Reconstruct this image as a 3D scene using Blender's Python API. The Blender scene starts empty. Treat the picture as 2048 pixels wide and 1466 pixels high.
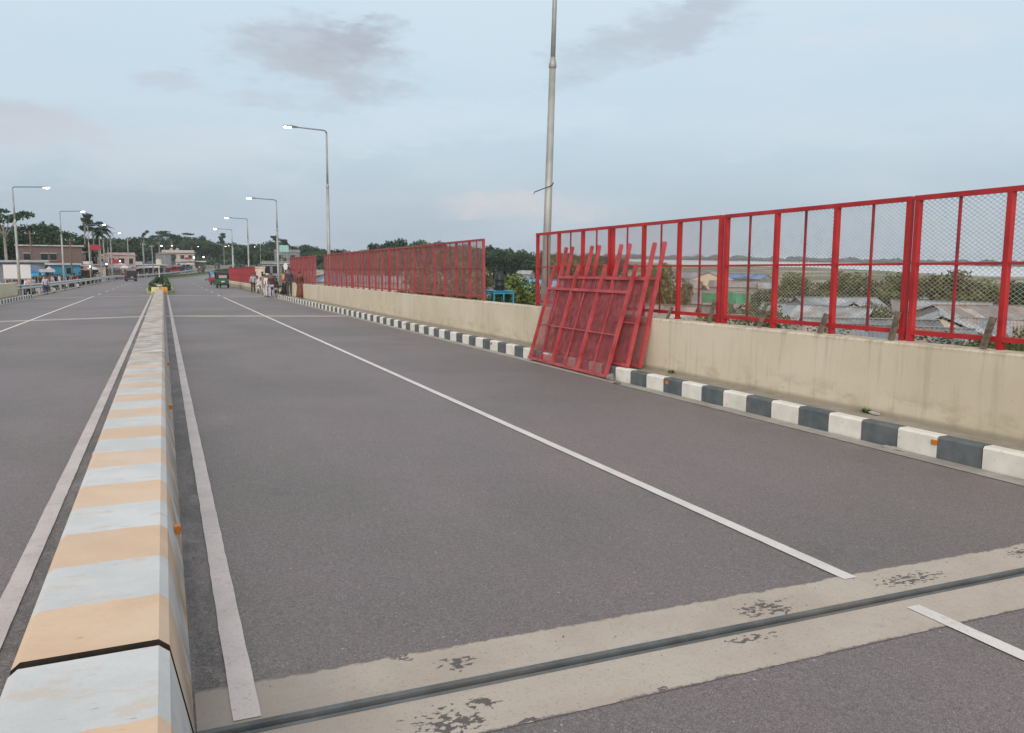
import bpy, math, random
from mathutils import Vector, Matrix
from math import sin, cos, pi, radians as rad
random.seed(7)
SC = bpy.context.scene
COL = SC.collection

# ------------------------------------------------------------------ camera
CAM_H = 1.75
FPX, YAW, PIT, ROL = 1567.67, -0.417929, 0.142444, -0.01359645
SLOPE, CAMBER, CROWN = 0.0240, 0.020, -0.29
def cam_axes():
    cy, sy, cp, sp = cos(YAW), sin(YAW), cos(PIT), sin(PIT)
    F = Vector((-sy*cp, cy*cp, -sp)); R0 = Vector((cy, sy, 0)); U0 = R0.cross(F)
    R = R0*cos(ROL) - U0*sin(ROL); U = R0*sin(ROL) + U0*cos(ROL)
    return F, R, U
F_, R_, U_ = cam_axes()
cd = bpy.data.cameras.new('camera'); cam = bpy.data.objects.new('camera', cd); COL.objects.link(cam)
cd.sensor_width = 36; cd.lens = FPX/2048*36; cd.clip_start = 0.05; cd.clip_end = 9000
cam.matrix_world = Matrix(((R_.x, U_.x, -F_.x, 0), (R_.y, U_.y, -F_.y, 0), (R_.z, U_.z, -F_.z, CAM_H), (0, 0, 0, 1)))
SC.camera = cam
def pt(px, py, D):
    """a place in the world, D metres ahead, seen in the direction of a pixel of the photograph"""
    return Vector((0, 0, CAM_H)) + D*(F_ + R_*((px-1024)/FPX) - U_*((py-733)/FPX))
def spot(px, D):
    p = pt(px, 500, D); return p.x, p.y

# ------------------------------------------------------------------ light
SUN_EL, SUN_AZ = rad(24), rad(207)          # azimuth measured from +Y clockwise
w = bpy.data.worlds.new('World'); SC.world = w; w.use_nodes = True
nt = w.node_tree; N = nt.nodes; Lk = nt.links; N.clear()
out = N.new('ShaderNodeOutputWorld'); bg = N.new('ShaderNodeBackground'); bg.inputs[1].default_value = 0.1
sky = N.new('ShaderNodeTexSky'); sky.sky_type = 'NISHITA'; sky.sun_disc = False
sky.sun_elevation = SUN_EL; sky.sun_rotation = SUN_AZ; sky.air_density = 1.2; sky.dust_density = 2.0; sky.ozone_density = 1.5
tc = N.new('ShaderNodeTexCoord'); sx = N.new('ShaderNodeSeparateXYZ'); Lk.new(tc.outputs['Generated'], sx.inputs[0])
ramp = N.new('ShaderNodeValToRGB'); cr = ramp.color_ramp
VE = [(0.0, (.41, .49, .58)), (0.06, (.43, .52, .61)), (0.16, (.53, .655, .745)), (0.33, (.615, .745, .825)), (1.0, (.80, .83, .84))]
cr.elements[0].position = 0; cr.elements[0].color = (*VE[0][1], 1); cr.elements[1].position = 1; cr.elements[1].color = (*VE[-1][1], 1)
for p_, c_ in VE[1:-1]:
    e_ = cr.elements.new(p_); e_.color = (*c_, 1)
Lk.new(sx.outputs[2], ramp.inputs[0])
def wmath(op, a, b=None, c=None):
    n = N.new('ShaderNodeMath'); n.operation = op
    for i, v in enumerate((a, b, c)):
        if v is None: continue
        if isinstance(v, (int, float)): n.inputs[i].default_value = v
        else: Lk.new(v, n.inputs[i])
    return n.outputs[0]
def wmix(f, a, b, mode='MIX'):
    n = N.new('ShaderNodeMix'); n.data_type = 'RGBA'; n.blend_type = mode
    for s_, v in ((n.inputs[0], f), (n.inputs[6], a), (n.inputs[7], b)):
        if isinstance(v, (int, float)): s_.default_value = v
        elif isinstance(v, tuple): s_.default_value = (*v, 1)
        else: Lk.new(v, s_)
    return n.outputs[2]
# cloud sheet: noise stretched along the horizon
mp = N.new('ShaderNodeMapping'); mp.inputs['Scale'].default_value = (2.2, 2.2, 7.5); Lk.new(tc.outputs['Generated'], mp.inputs[0])
cn = N.new('ShaderNodeTexNoise'); cn.inputs['Scale'].default_value = 1.3; cn.inputs['Detail'].default_value = 7; cn.inputs['Roughness'].default_value = .55
Lk.new(mp.outputs[0], cn.inputs['Vector'])
mr = N.new('ShaderNodeMapRange'); mr.inputs[1].default_value = .42; mr.inputs[2].default_value = .72; Lk.new(cn.outputs[0], mr.inputs[0])
veil = wmix(wmath('MULTIPLY', mr.outputs[0], .30), ramp.outputs[0], (.70, .74, .80))
mp2 = N.new('ShaderNodeMapping'); mp2.inputs['Scale'].default_value = (3, 3, 9); Lk.new(tc.outputs['Generated'], mp2.inputs[0])
cn2 = N.new('ShaderNodeTexNoise'); cn2.inputs['Scale'].default_value = 2.6; cn2.inputs['Detail'].default_value = 8; cn2.inputs['Roughness'].default_value = .62
Lk.new(mp2.outputs[0], cn2.inputs['Vector'])
wn = N.new('ShaderNodeTexNoise'); wn.inputs['Scale'].default_value = 9; wn.inputs['Detail'].default_value = 6; wn.inputs['Roughness'].default_value = .6; Lk.new(mp2.outputs[0], wn.inputs['Vector'])
ws = N.new('ShaderNodeVectorMath'); ws.operation = 'MULTIPLY_ADD'; Lk.new(wn.outputs['Color'], ws.inputs[0]); ws.inputs[1].default_value = (.075, .075, .045); Lk.new(tc.outputs['Generated'], ws.inputs[2])
wo = N.new('ShaderNodeVectorMath'); wo.operation = 'SUBTRACT'; Lk.new(ws.outputs[0], wo.inputs[0]); wo.inputs[1].default_value = (.0375, .0375, .0225); warped = wo.outputs[0]
def cloud(col, px, py, wd, ht, tint, amt, rot=0.0):
    d = (pt(px, py, 1)-Vector((0, 0, CAM_H))).normalized()
    az = Vector((d.y, -d.x, 0)).normalized(); up = az.cross(d); az, up = az*cos(rot)+up*sin(rot), up*cos(rot)-az*sin(rot)
    def dot(v):
        n = N.new('ShaderNodeVectorMath'); n.operation = 'DOT_PRODUCT'; Lk.new(warped, n.inputs[0]); n.inputs[1].default_value = v; return n.outputs['Value']
    a = wmath('DIVIDE', dot(az), wd); b = wmath('DIVIDE', dot(up), ht)
    r2 = wmath('ADD', wmath('MULTIPLY', a, a), wmath('MULTIPLY', b, b))
    front = wmath('GREATER_THAN', dot(d), 0.5)
    m = wmath('SUBTRACT', wmath('MULTIPLY_ADD', cn2.outputs[0], 3.4, -.95), wmath('MULTIPLY', r2, .8))
    mm = N.new('ShaderNodeMapRange'); mm.interpolation_type = 'SMOOTHSTEP'; mm.inputs[1].default_value = -.25; mm.inputs[2].default_value = 1.0; Lk.new(m, mm.inputs[0])
    return wmix(wmath('MULTIPLY', wmath('MULTIPLY', mm.outputs[0], front), amt), col, tint)
veil = cloud(veil, 625, 118, .12, .045, (.46, .49, .545), .9)
veil = cloud(veil, 1290, 85, .13, .034, (.49, .55, .62), .9, .30)
veil = cloud(veil, 40, 245, .085, .030, (.50, .52, .58), .95)
veil = cloud(veil, 1090, 412, .17, .020, (.60, .59, .64), .8)
veil = cloud(veil, 350, 165, .05, .012, (.50, .54, .60), .55)
veil = cloud(veil, 1400, 40, .06, .026, (.49, .55, .62), .8, .6)
veil = cloud(veil, 720, 85, .06, .024, (.42, .45, .51), .9, .3)
veil = cloud(veil, 1830, 60, .15, .018, (.66, .70, .76), .5)
veil = cloud(veil, 1700, 250, .25, .03, (.60, .68, .76), .5)
veil = cloud(veil, 900, 250, .22, .03, (.64, .72, .80), .5, .1)
veil = cloud(veil, 520, 200, .10, .014, (.50, .54, .60), .6)
veil = cloud(veil, 270, 300, .24, .05, (.62, .66, .73), .45)
veil10 = N.new('ShaderNodeVectorMath'); veil10.operation = 'SCALE'; veil10.inputs['Scale'].default_value = 10.0; Lk.new(veil, veil10.inputs[0])
Lk.new(wmix(.90, sky.outputs[0], veil10.outputs[0]), bg.inputs[0]); Lk.new(bg.outputs[0], out.inputs[0])
sl = bpy.data.lights.new('sun', 'SUN'); sl.energy = 2.5; sl.angle = rad(60); sl.color = (1, .89, .80)
so = bpy.data.objects.new('sun', sl); COL.objects.link(so)
sd = Vector((sin(SUN_AZ)*cos(SUN_EL), cos(SUN_AZ)*cos(SUN_EL), sin(SUN_EL)))
so.rotation_euler = sd.to_track_quat('Z', 'Y').to_euler()
SC.view_settings.view_transform = 'Standard'; SC.view_settings.look = 'None'; SC.view_settings.gamma = 1; SC.view_settings.exposure = 0.14
SC.view_settings.use_curve_mapping = False
SC.render.resolution_x = 1024; SC.render.resolution_y = 733

# ------------------------------------------------------------------ materials
class G:
    """small node-graph helper"""
    def __init__(s, name):
        s.m = bpy.data.materials.new(name); s.m.use_nodes = True; s.t = s.m.node_tree; s.b = s.t.nodes['Principled BSDF']
        s.pos = s.t.nodes.new('ShaderNodeNewGeometry').outputs['Position']
    def n(s, k, **kw):
        x = s.t.nodes.new(k)
        for a, v in kw.items(): setattr(x, a, v)
        return x
    def put(s, sock, v):
        if isinstance(v, (int, float)): sock.default_value = v
        elif isinstance(v, (tuple, list)): sock.default_value = (*v, 1) if len(v) == 3 and sock.type == 'RGBA' else v
        else: s.t.links.new(v, sock)
    def noise(s, scale, detail=4, rough=.6, stretch=None, vec=None):
        x = s.n('ShaderNodeTexNoise'); x.inputs['Scale'].default_value = scale; x.inputs['Detail'].default_value = detail; x.inputs['Roughness'].default_value = rough
        v = vec or s.pos
        if stretch:
            m = s.n('ShaderNodeMapping'); m.inputs['Scale'].default_value = stretch; s.put(m.inputs[0], v); v = m.outputs[0]
        s.put(x.inputs['Vector'], v); return x.outputs[0]
    def math(s, op, a, b=0.0, c=0.0):
        x = s.n('ShaderNodeMath', operation=op)
        for i, v in enumerate((a, b, c)): s.put(x.inputs[i], v)
        return x.outputs[0]
    def rng(s, v, a, b, c=0.0, d=1.0):
        x = s.n('ShaderNodeMapRange'); x.interpolation_type = 'SMOOTHSTEP'
        for i, q in enumerate((v, a, b, c, d)): s.put(x.inputs[i], q)
        return x.outputs[0]
    def mix(s, f, a, b, mode='MIX'):
        x = s.n('ShaderNodeMix', data_type='RGBA', blend_type=mode)
        s.put(x.inputs[0], f); s.put(x.inputs[6], a); s.put(x.inputs[7], b); return x.outputs[2]
    def xyz(s, v=None):
        x = s.n('ShaderNodeSeparateXYZ'); s.put(x.inputs[0], v or s.pos); return x.outputs
    def rand(s):
        return s.n('ShaderNodeObjectInfo').outputs['Random']
    def col(s, c): s.put(s.b.inputs['Base Color'], c); return s
    def rough(s, r, spec=.5, metal=0.0):
        s.put(s.b.inputs['Roughness'], r); s.b.inputs['Specular IOR Level'].default_value = spec; s.b.inputs['Metallic'].default_value = metal; return s
    def bump(s, h, strength=.3, dist=.01):
        x = s.n('ShaderNodeBump'); x.inputs['Strength'].default_value = strength; x.inputs['Distance'].default_value = dist
        s.put(x.inputs['Height'], h); s.t.links.new(x.outputs[0], s.b.inputs['Normal']); return s

def simple(name, c, rough=.6, var=.25, scale=3, metal=0, spec=.4, bump=0, randv=0.0):
    g = G(name); d = tuple(x*(1-var) for x in c); l = tuple(min(1, x*(1+var*.6)) for x in c)
    base = g.mix(g.rng(g.noise(scale, 5), .3, .7), d, l)
    if randv:
        hs = g.n('ShaderNodeHueSaturation'); g.put(hs.inputs['Value'], g.math('MULTIPLY_ADD', g.rand(), randv*2, 1-randv)); g.put(hs.inputs['Color'], base); base = hs.outputs[0]
    g.col(base).rough(rough, spec, metal)
    if bump: g.bump(g.noise(scale*6, 3), bump)
    return g.m
def glow(name, c, st):
    m = bpy.data.materials.new(name); m.use_nodes = True; b = m.node_tree.nodes['Principled BSDF']
    b.inputs['Base Color'].default_value = (.8, .8, .8, 1); b.inputs['Emission Color'].default_value = (*c, 1); b.inputs['Emission Strength'].default_value = st
    return m
M = {}
def asphalt():
    g = G('asphalt'); X, Y, Z = g.xyz()
    big = g.rng(g.noise(.22, 3), .38, .62); c = g.mix(big, (.180, .136, .138), (.142, .124, .116))
    c = g.mix(g.math('MULTIPLY', g.rng(g.noise(1.1, 4, .65, (1, .25, 1)), .45, .75), .35), c, (.21, .175, .168))
    # polished wheel paths along the lanes
    for xx in (1.05, 2.75, 4.6, 6.2, -1.8, -3.4, -5.4, -7.0):
        q = g.math('DIVIDE', g.math('SUBTRACT', X, xx), .42); q = g.math('MULTIPLY', q, q)
        c = g.mix(g.math('MULTIPLY', g.rng(q, 1, 0), .16), c, (.135, .118, .118))
    # grime in the channel beside the median
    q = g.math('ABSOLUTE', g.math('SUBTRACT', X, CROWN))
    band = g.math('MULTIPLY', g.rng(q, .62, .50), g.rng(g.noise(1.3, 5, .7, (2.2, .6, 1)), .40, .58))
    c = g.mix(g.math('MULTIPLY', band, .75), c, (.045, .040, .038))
    band2 = g.math('MULTIPLY', g.rng(q, .60, .42), g.rng(g.noise(4, 5, .7), .52, .70))
    c = g.mix(g.math('MULTIPLY', band2, .6), c, (.26, .23, .20))
    edge = g.math('MULTIPLY', g.rng(X, 6.5, 7.1), g.rng(g.noise(2.5, 5, .7), .35, .65))
    c = g.mix(g.math('MULTIPLY', edge, .55), c, (.26, .235, .205))
    fine = g.noise(170, 2, .8); c = g.mix(g.math('MULTIPLY', g.rng(fine, .52, .66), .75), c, (.36, .32, .31)); c = g.mix(g.math('MULTIPLY', g.rng(fine, .48, .34), .8), c, (.055, .050, .050))
    mid = g.noise(48, 3, .75); c = g.mix(g.math('MULTIPLY', g.rng(mid, .50, .66), .35), c, (.28, .25, .24)); c = g.mix(g.math('MULTIPLY', g.rng(mid, .48, .34), .45), c, (.085, .078, .077))
    c = g.mix(g.math('MULTIPLY', g.rng(g.noise(7, 5, .75), .54, .72), .30), c, (.095, .088, .086)); c = g.mix(g.math('MULTIPLY', g.rng(g.noise(3.3, 5, .8), .60, .70), .30), c, (.26, .235, .22))
    speck = g.noise(38, 1, .5); c = g.mix(g.rng(speck, .74, .80), c, (.36, .33, .31)); c = g.mix(g.math('MULTIPLY', g.rng(speck, .24, .18), .8), c, (.03, .03, .03))
    c = g.mix(g.math('MULTIPLY', g.rng(g.noise(.9, 6, .75), .60, .72), .35), c, (.085, .080, .078))
    return g.col(c).rough(g.math('MULTIPLY_ADD', big, .08, .62), .45).bump(g.math('ADD', fine, g.math('MULTIPLY', mid, .8)), .55, .005).m
M['asphalt'] = asphalt()
def band_concrete():
    g = G('joint_concrete'); X, Y, Z = g.xyz()
    c = g.mix(g.rng(g.noise(1.6, 5), .3, .7), (.40, .33, .275), (.47, .40, .34))
    c = g.mix(g.math('MULTIPLY', g.rng(g.noise(14, 5, .7), .5, .8), .4), c, (.30, .26, .22))
    c = g.mix(g.math('MULTIPLY', g.rng(X, 1.0, .2), .55), c, (.20, .18, .165))
    n1 = g.noise(26, 3, .6, (1, 1.6, 1)); n2 = g.noise(30, 2, .5)
    for (a, b, rx, ry) in ((1.15, 3.16, .10, .08), (.93, 3.30, .07, .05), (2.93, 3.12, .22, .10), (4.05, 3.14, .30, .08), (.95, 2.72, .16, .12), (1.12, 2.80, .10, .05), (1.25, 2.60, .10, .03), (1.9, 2.62, .03, .04), (5.2, 3.2, .22, .08), (2.6, 2.86, .16, .04), (6.2, 2.75, .2, .08)):
        u = g.math('DIVIDE', g.math('SUBTRACT', X, a), rx); v = g.math('DIVIDE', g.math('SUBTRACT', Y, b), ry)
        r2 = g.math('ADD', g.math('MULTIPLY', u, u), g.math('MULTIPLY', v, v))
        k = g.math('SUBTRACT', g.math('MULTIPLY_ADD', n1, 3.2, -1.44), g.math('MULTIPLY', r2, .45))
        c = g.mix(g.rng(k, .05, .10), c, (.115, .100, .095))
    for e0, e1 in ((3.30, 3.325), (2.615, 2.595)):
        ed = g.math('ADD', Y, g.math('MULTIPLY', g.math('SUBTRACT', g.noise(9, 5, .75), .5), .10)); c = g.mix(g.rng(ed, e0, e1), c, (.165, .145, .135))
    c = g.mix(g.math('MULTIPLY', g.rng(g.noise(70, 2, .6), .58, .68), .5), c, (.24, .205, .175))
    c = g.mix(g.rng(n2, .74, .77), c, (.10, .09, .085))
    return g.col(c).rough(.8, .3).bump(g.noise(60, 3), .25, .004).m
M['joint_concrete'] = band_concrete()
def stripes():
    g = G('median_paint'); X, Y, Z = g.xyz()
    yy = g.math('ADD', g.math('ADD', Y, g.math('MULTIPLY', g.math('SUBTRACT', g.noise(9, 4, .7), .5), .05)), -2.93)
    fr = g.math('FRACT', g.math('MULTIPLY', yy, 1.015))
    s_ = g.math('LESS_THAN', fr, .5)
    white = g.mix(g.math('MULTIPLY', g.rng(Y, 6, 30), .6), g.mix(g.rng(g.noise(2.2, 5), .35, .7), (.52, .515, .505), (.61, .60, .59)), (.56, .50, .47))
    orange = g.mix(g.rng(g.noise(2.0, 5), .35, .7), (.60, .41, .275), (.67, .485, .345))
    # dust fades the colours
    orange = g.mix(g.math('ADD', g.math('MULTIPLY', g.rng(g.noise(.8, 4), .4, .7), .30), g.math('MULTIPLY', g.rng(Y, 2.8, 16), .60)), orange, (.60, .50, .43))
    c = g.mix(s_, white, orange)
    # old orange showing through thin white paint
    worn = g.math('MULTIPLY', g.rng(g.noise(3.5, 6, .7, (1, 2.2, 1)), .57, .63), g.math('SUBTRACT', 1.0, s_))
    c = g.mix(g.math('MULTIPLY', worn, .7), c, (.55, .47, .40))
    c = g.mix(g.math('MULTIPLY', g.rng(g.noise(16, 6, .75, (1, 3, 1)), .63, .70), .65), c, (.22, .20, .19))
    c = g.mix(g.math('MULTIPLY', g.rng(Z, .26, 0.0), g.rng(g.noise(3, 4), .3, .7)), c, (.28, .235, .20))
    return g.col(c).rough(.7, .3).bump(g.noise(26, 4, .7), .35, .006).m
M['median_paint'] = stripes()
def wall_mat():
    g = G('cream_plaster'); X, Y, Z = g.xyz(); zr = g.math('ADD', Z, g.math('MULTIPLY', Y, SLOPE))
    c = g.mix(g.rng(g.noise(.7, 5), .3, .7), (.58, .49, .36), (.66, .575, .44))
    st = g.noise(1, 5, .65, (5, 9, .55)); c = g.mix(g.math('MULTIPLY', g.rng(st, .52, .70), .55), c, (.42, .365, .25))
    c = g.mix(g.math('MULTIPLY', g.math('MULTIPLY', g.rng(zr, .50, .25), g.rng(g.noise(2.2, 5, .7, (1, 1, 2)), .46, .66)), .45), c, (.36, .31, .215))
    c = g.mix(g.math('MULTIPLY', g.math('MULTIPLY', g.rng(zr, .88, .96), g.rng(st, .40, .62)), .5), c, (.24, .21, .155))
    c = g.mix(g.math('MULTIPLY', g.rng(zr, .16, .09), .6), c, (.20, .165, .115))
    c = g.mix(g.math('MULTIPLY', g.rng(g.noise(24, 6, .7), .62, .72), .4), c, (.30, .255, .18))
    return g.col(c).rough(.85, .25).bump(g.noise(18, 5), .2, .008).m
M['wall'] = wall_mat()
def kerb_mat(name, a, b, dirt):
    g = G(name); c = g.mix(g.rng(g.noise(5, 5), .3, .7), a, b)
    c = g.mix(g.math('MULTIPLY', g.rng(g.noise(14, 6, .75), .56, .68), .5), c, dirt)
    c = g.mix(g.math('MULTIPLY', g.rng(g.noise(1.1, 3), .45, .7), .35), c, dirt)
    return g.col(c).rough(.75, .3).bump(g.noise(40, 4, .7), .3, .005).m
M['kerb_white'] = kerb_mat('kerb_white', (.68, .64, .56), (.78, .74, .67), (.46, .40, .32))
M['kerb_black'] = kerb_mat('kerb_black', (.080, .094, .100), (.125, .140, .145), (.20, .19, .17))
def red_mat(name, a, b, rust):
    g = G(name); c = g.mix(g.rng(g.noise(2.5, 4), .3, .7), a, b)
    c = g.mix(g.math('MULTIPLY', g.rng(g.noise(9, 6, .75), .60, .70), rust), c, (.13, .035, .025))
    c = g.mix(g.math('MULTIPLY', g.rng(g.noise(22, 5, .7), .64, .72), .4), c, (.45, .22, .20))
    return g.col(c).rough(.5, .4).bump(g.noise(30, 3), .12, .004).m
M['red'] = red_mat('red_paint', (.32, .012, .014), (.45, .022, .022), .75)
M['red_dull'] = red_mat('red_paint_faded', (.25, .030, .034), (.36, .055, .06), .8)
M['thin_red'] = red_mat('red_paint_rusty', (.13, .02, .022), (.36, .025, .028), .9)
M['lean_red'] = red_mat('red_paint_dusty', (.31, .026, .030), (.46, .075, .078), .75)
M['wire_lean'] = simple('wire_dusty_red', (.42, .10, .105), .7, .4, 8)
M['wire_red'] = simple('wire_red', (.36, .19, .16), .6, .4, 8)
M['wire_tan'] = simple('wire_galvanised', (.40, .37, .31), .5, .3, 8)
M['wire_brown'] = simple('wire_rusty', (.36, .17, .13), .7, .4, 8)
def line_mat(name, a, b, wear):
    g = G(name); c = g.mix(g.rng(g.noise(3, 5), .3, .7), a, b)
    c = g.mix(g.math('MULTIPLY', g.rng(g.noise(40, 5, .8), .56, .66), wear), c, (.20, .175, .17)); c = g.mix(g.math('MULTIPLY', g.rng(g.noise(6, 5, .75), .56, .70), wear*.8), c, (.28, .25, .24))
    c = g.mix(g.math('MULTIPLY', g.rng(g.noise(120, 2, .7), .55, .7), .35), c, (.25, .22, .21))
    return g.col(c).rough(.75, .3).bump(g.noise(120, 2), .3, .003).m
M['line'] = line_mat('road_line_white', (.60, .56, .53), (.70, .66, .62), .35)
M['line_dirty'] = line_mat('road_line_dusty', (.47, .41, .40), (.57, .51, .49), .55)
M['walk'] = kerb_mat('walkway_concrete', (.25, .215, .175), (.34, .30, .25), (.17, .145, .12))
M['gutter'] = kerb_mat('gutter_concrete', (.30, .27, .235), (.40, .36, .31), (.20, .18, .16))
M['steel'] = kerb_mat('joint_steel', (.085, .090, .092), (.14, .148, .15), (.20, .17, .15))
M['seal'] = simple('joint_seal', (.012, .008, .006), .9, .4, 20)
M['conc'] = simple('grey_concrete', (.36, .35, .33), .85, .3, 1.5, bump=.2)
M['galv'] = simple('galvanised_pole', (.33, .33, .305), .5, .25, 1.2, metal=.25)
M['galv_dark'] = simple('galvanised_arm', (.16, .18, .19), .45, .2, 2, metal=.3)
M['lens'] = glow('lamp_lens', (1, .97, .90), 22)
M['lens_warm'] = glow('lamp_lens_warm', (1, .82, .50), 12)
M['bulb'] = glow('bulb_white', (1, .98, .95), 6)
M['wood'] = simple('grey_wood', (.15, .115, .085), .85, .5, 14, bump=.3)
M['amber'] = simple('amber_reflector', (.55, .17, .02), .35, .2, 20)
M['black'] = simple('black_plastic', (.015, .015, .017), .5, .3, 4)
M['rubber'] = simple('tyre_rubber', (.02, .02, .02), .8, .3, 8)
M['chrome'] = simple('dull_chrome', (.5, .5, .5), .3, .2, 4, metal=.8)
M['glass'] = simple('dark_glass', (.02, .025, .03), .1, .2, 2, spec=.6)
M['stone'] = simple('grey_stone', (.20, .18, .17), .9, .4, 14, bump=.4)
def c_(name, col, rough=.65, var=.2, sc=2, **k):
    if name not in M: M[name] = simple(name, col, rough, var, sc, **k)
    return M[name]
def leaf_mat(name, a, b, trans=.0):
    g = G(name); c = g.mix(g.rng(g.noise(.45, 4, .7), .35, .65), a, b)
    c = g.mix(g.math('MULTIPLY', g.rng(g.noise(3.5, 2), .45, .65), .5), c, tuple(x*1.45 for x in b))
    hs = g.n('ShaderNodeHueSaturation'); g.put(hs.inputs['Value'], g.math('MULTIPLY_ADD', g.rand(), .45, .78)); g.put(hs.inputs['Hue'], g.math('MULTIPLY_ADD', g.rand(), .05, .475)); g.put(hs.inputs['Color'], c)
    return g.col(hs.outputs[0]).rough(.6, .25).m
M['leaf_dark'] = leaf_mat('leaf_dark_green', (.014, .032, .017), (.035, .064, .026))
M['leaf_mid'] = leaf_mat('leaf_mid_green', (.028, .052, .020), (.062, .092, .030))
M['leaf_olive'] = leaf_mat('leaf_olive', (.052, .062, .020), (.130, .135, .042))
M['leaf_green'] = leaf_mat('leaf_fresh_green', (.045, .075, .016), (.11, .145, .03))
M['bark'] = simple('bark', (.10, .08, .06), .9, .4, 4)
M['bark_pale'] = simple('bark_pale', (.28, .26, .22), .9, .3, 4)
def tin_mat(name, a, b, rust):
    g = G(name); c = g.mix(g.rng(g.noise(.8, 5), .35, .68), a, b)
    r1 = g.rng(g.math('ADD', g.noise(.5, 6, .72), g.math('MULTIPLY', g.rand(), .16)), .60, .74)
    c = g.mix(g.math('MULTIPLY', r1, rust), c, (.24, .12, .075))
    hs = g.n('ShaderNodeHueSaturation'); g.put(hs.inputs['Value'], g.math('MULTIPLY_ADD', g.rand(), .55, .68)); g.put(hs.inputs['Color'], c)
    return g.col(hs.outputs[0]).rough(.5, .4, .25).m
M['tin'] = tin_mat('tin_roof', (.29, .31, .325), (.42, .44, .455), .55)
M['tin_dark'] = tin_mat('tin_roof_dark', (.17, .185, .195), (.28, .295, .305), .7)
M['tin_rusty'] = tin_mat('tin_roof_rusty', (.30, .25, .225), (.42, .355, .32), .9)
M['tin_blue'] = tin_mat('tin_roof_blue', (.10, .17, .34), (.15, .24, .45), .1)
M['tin_cyan'] = tin_mat('tin_roof_cyan', (.12, .33, .52), (.18, .42, .62), .1)
M['tin_wall'] = tin_mat('tin_wall', (.30, .29, .27), (.42, .40, .37), .5)
M['cream'] = simple('cream_wall', (.62, .52, .38), .8, .15, 1.2)
def brick_mat():
    g = G('brick_wall'); b = g.n('ShaderNodeTexBrick'); b.inputs['Scale'].default_value = 1
    for k, v in (('Brick Width', .5), ('Row Height', .18), ('Mortar Size', .02)): b.inputs[k].default_value = v
    x = g.xyz(); cb = g.n('ShaderNodeCombineXYZ'); g.put(cb.inputs[0], g.math('ADD', x[0], x[1])); g.put(cb.inputs[1], x[2]); g.put(b.inputs['Vector'], cb.outputs[0])
    b.inputs['Color1'].default_value = (.13, .075, .068, 1); b.inputs['Color2'].default_value = (.10, .062, .057, 1); b.inputs['Mortar'].default_value = (.24, .2, .18, 1)
    c = g.mix(g.math('MULTIPLY', g.rng(g.noise(.5, 5), .4, .7), .5), b.outputs[0], (.14, .10, .09))
    return g.col(c).rough(.9, .2).m
M['brick'] = brick_mat()
def ground_mat():
    g = G('ground_soil'); sand = g.mix(g.rng(g.noise(.06, 5), .35, .65), (.33, .275, .22), (.42, .36, .30))
    c = g.mix(g.rng(g.noise(.035, 6, .65), .44, .56), sand, (.13, .125, .05))
    c = g.mix(g.math('MULTIPLY', g.rng(g.noise(.012, 4), .45, .6), .8), c, (.13, .125, .065))
    c = g.mix(g.math('MULTIPLY', g.rng(g.noise(.8, 5, .7), .5, .7), .5), c, (.10, .105, .04))
    return g.col(c).rough(.95, .15).bump(g.noise(1.5, 5), .4, .1).m
M['ground'] = ground_mat()
def water_mat():
    g = G('river_water'); g.col(g.mix(g.rng(g.noise(.006, 5, .6, (1, 3, 1)), .4, .65), (.62, .60, .60), (.70, .68, .68)))
    return g.rough(.22, .5).bump(g.noise(.9, 4), .12, .1).m
M['water'] = water_mat()

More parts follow.
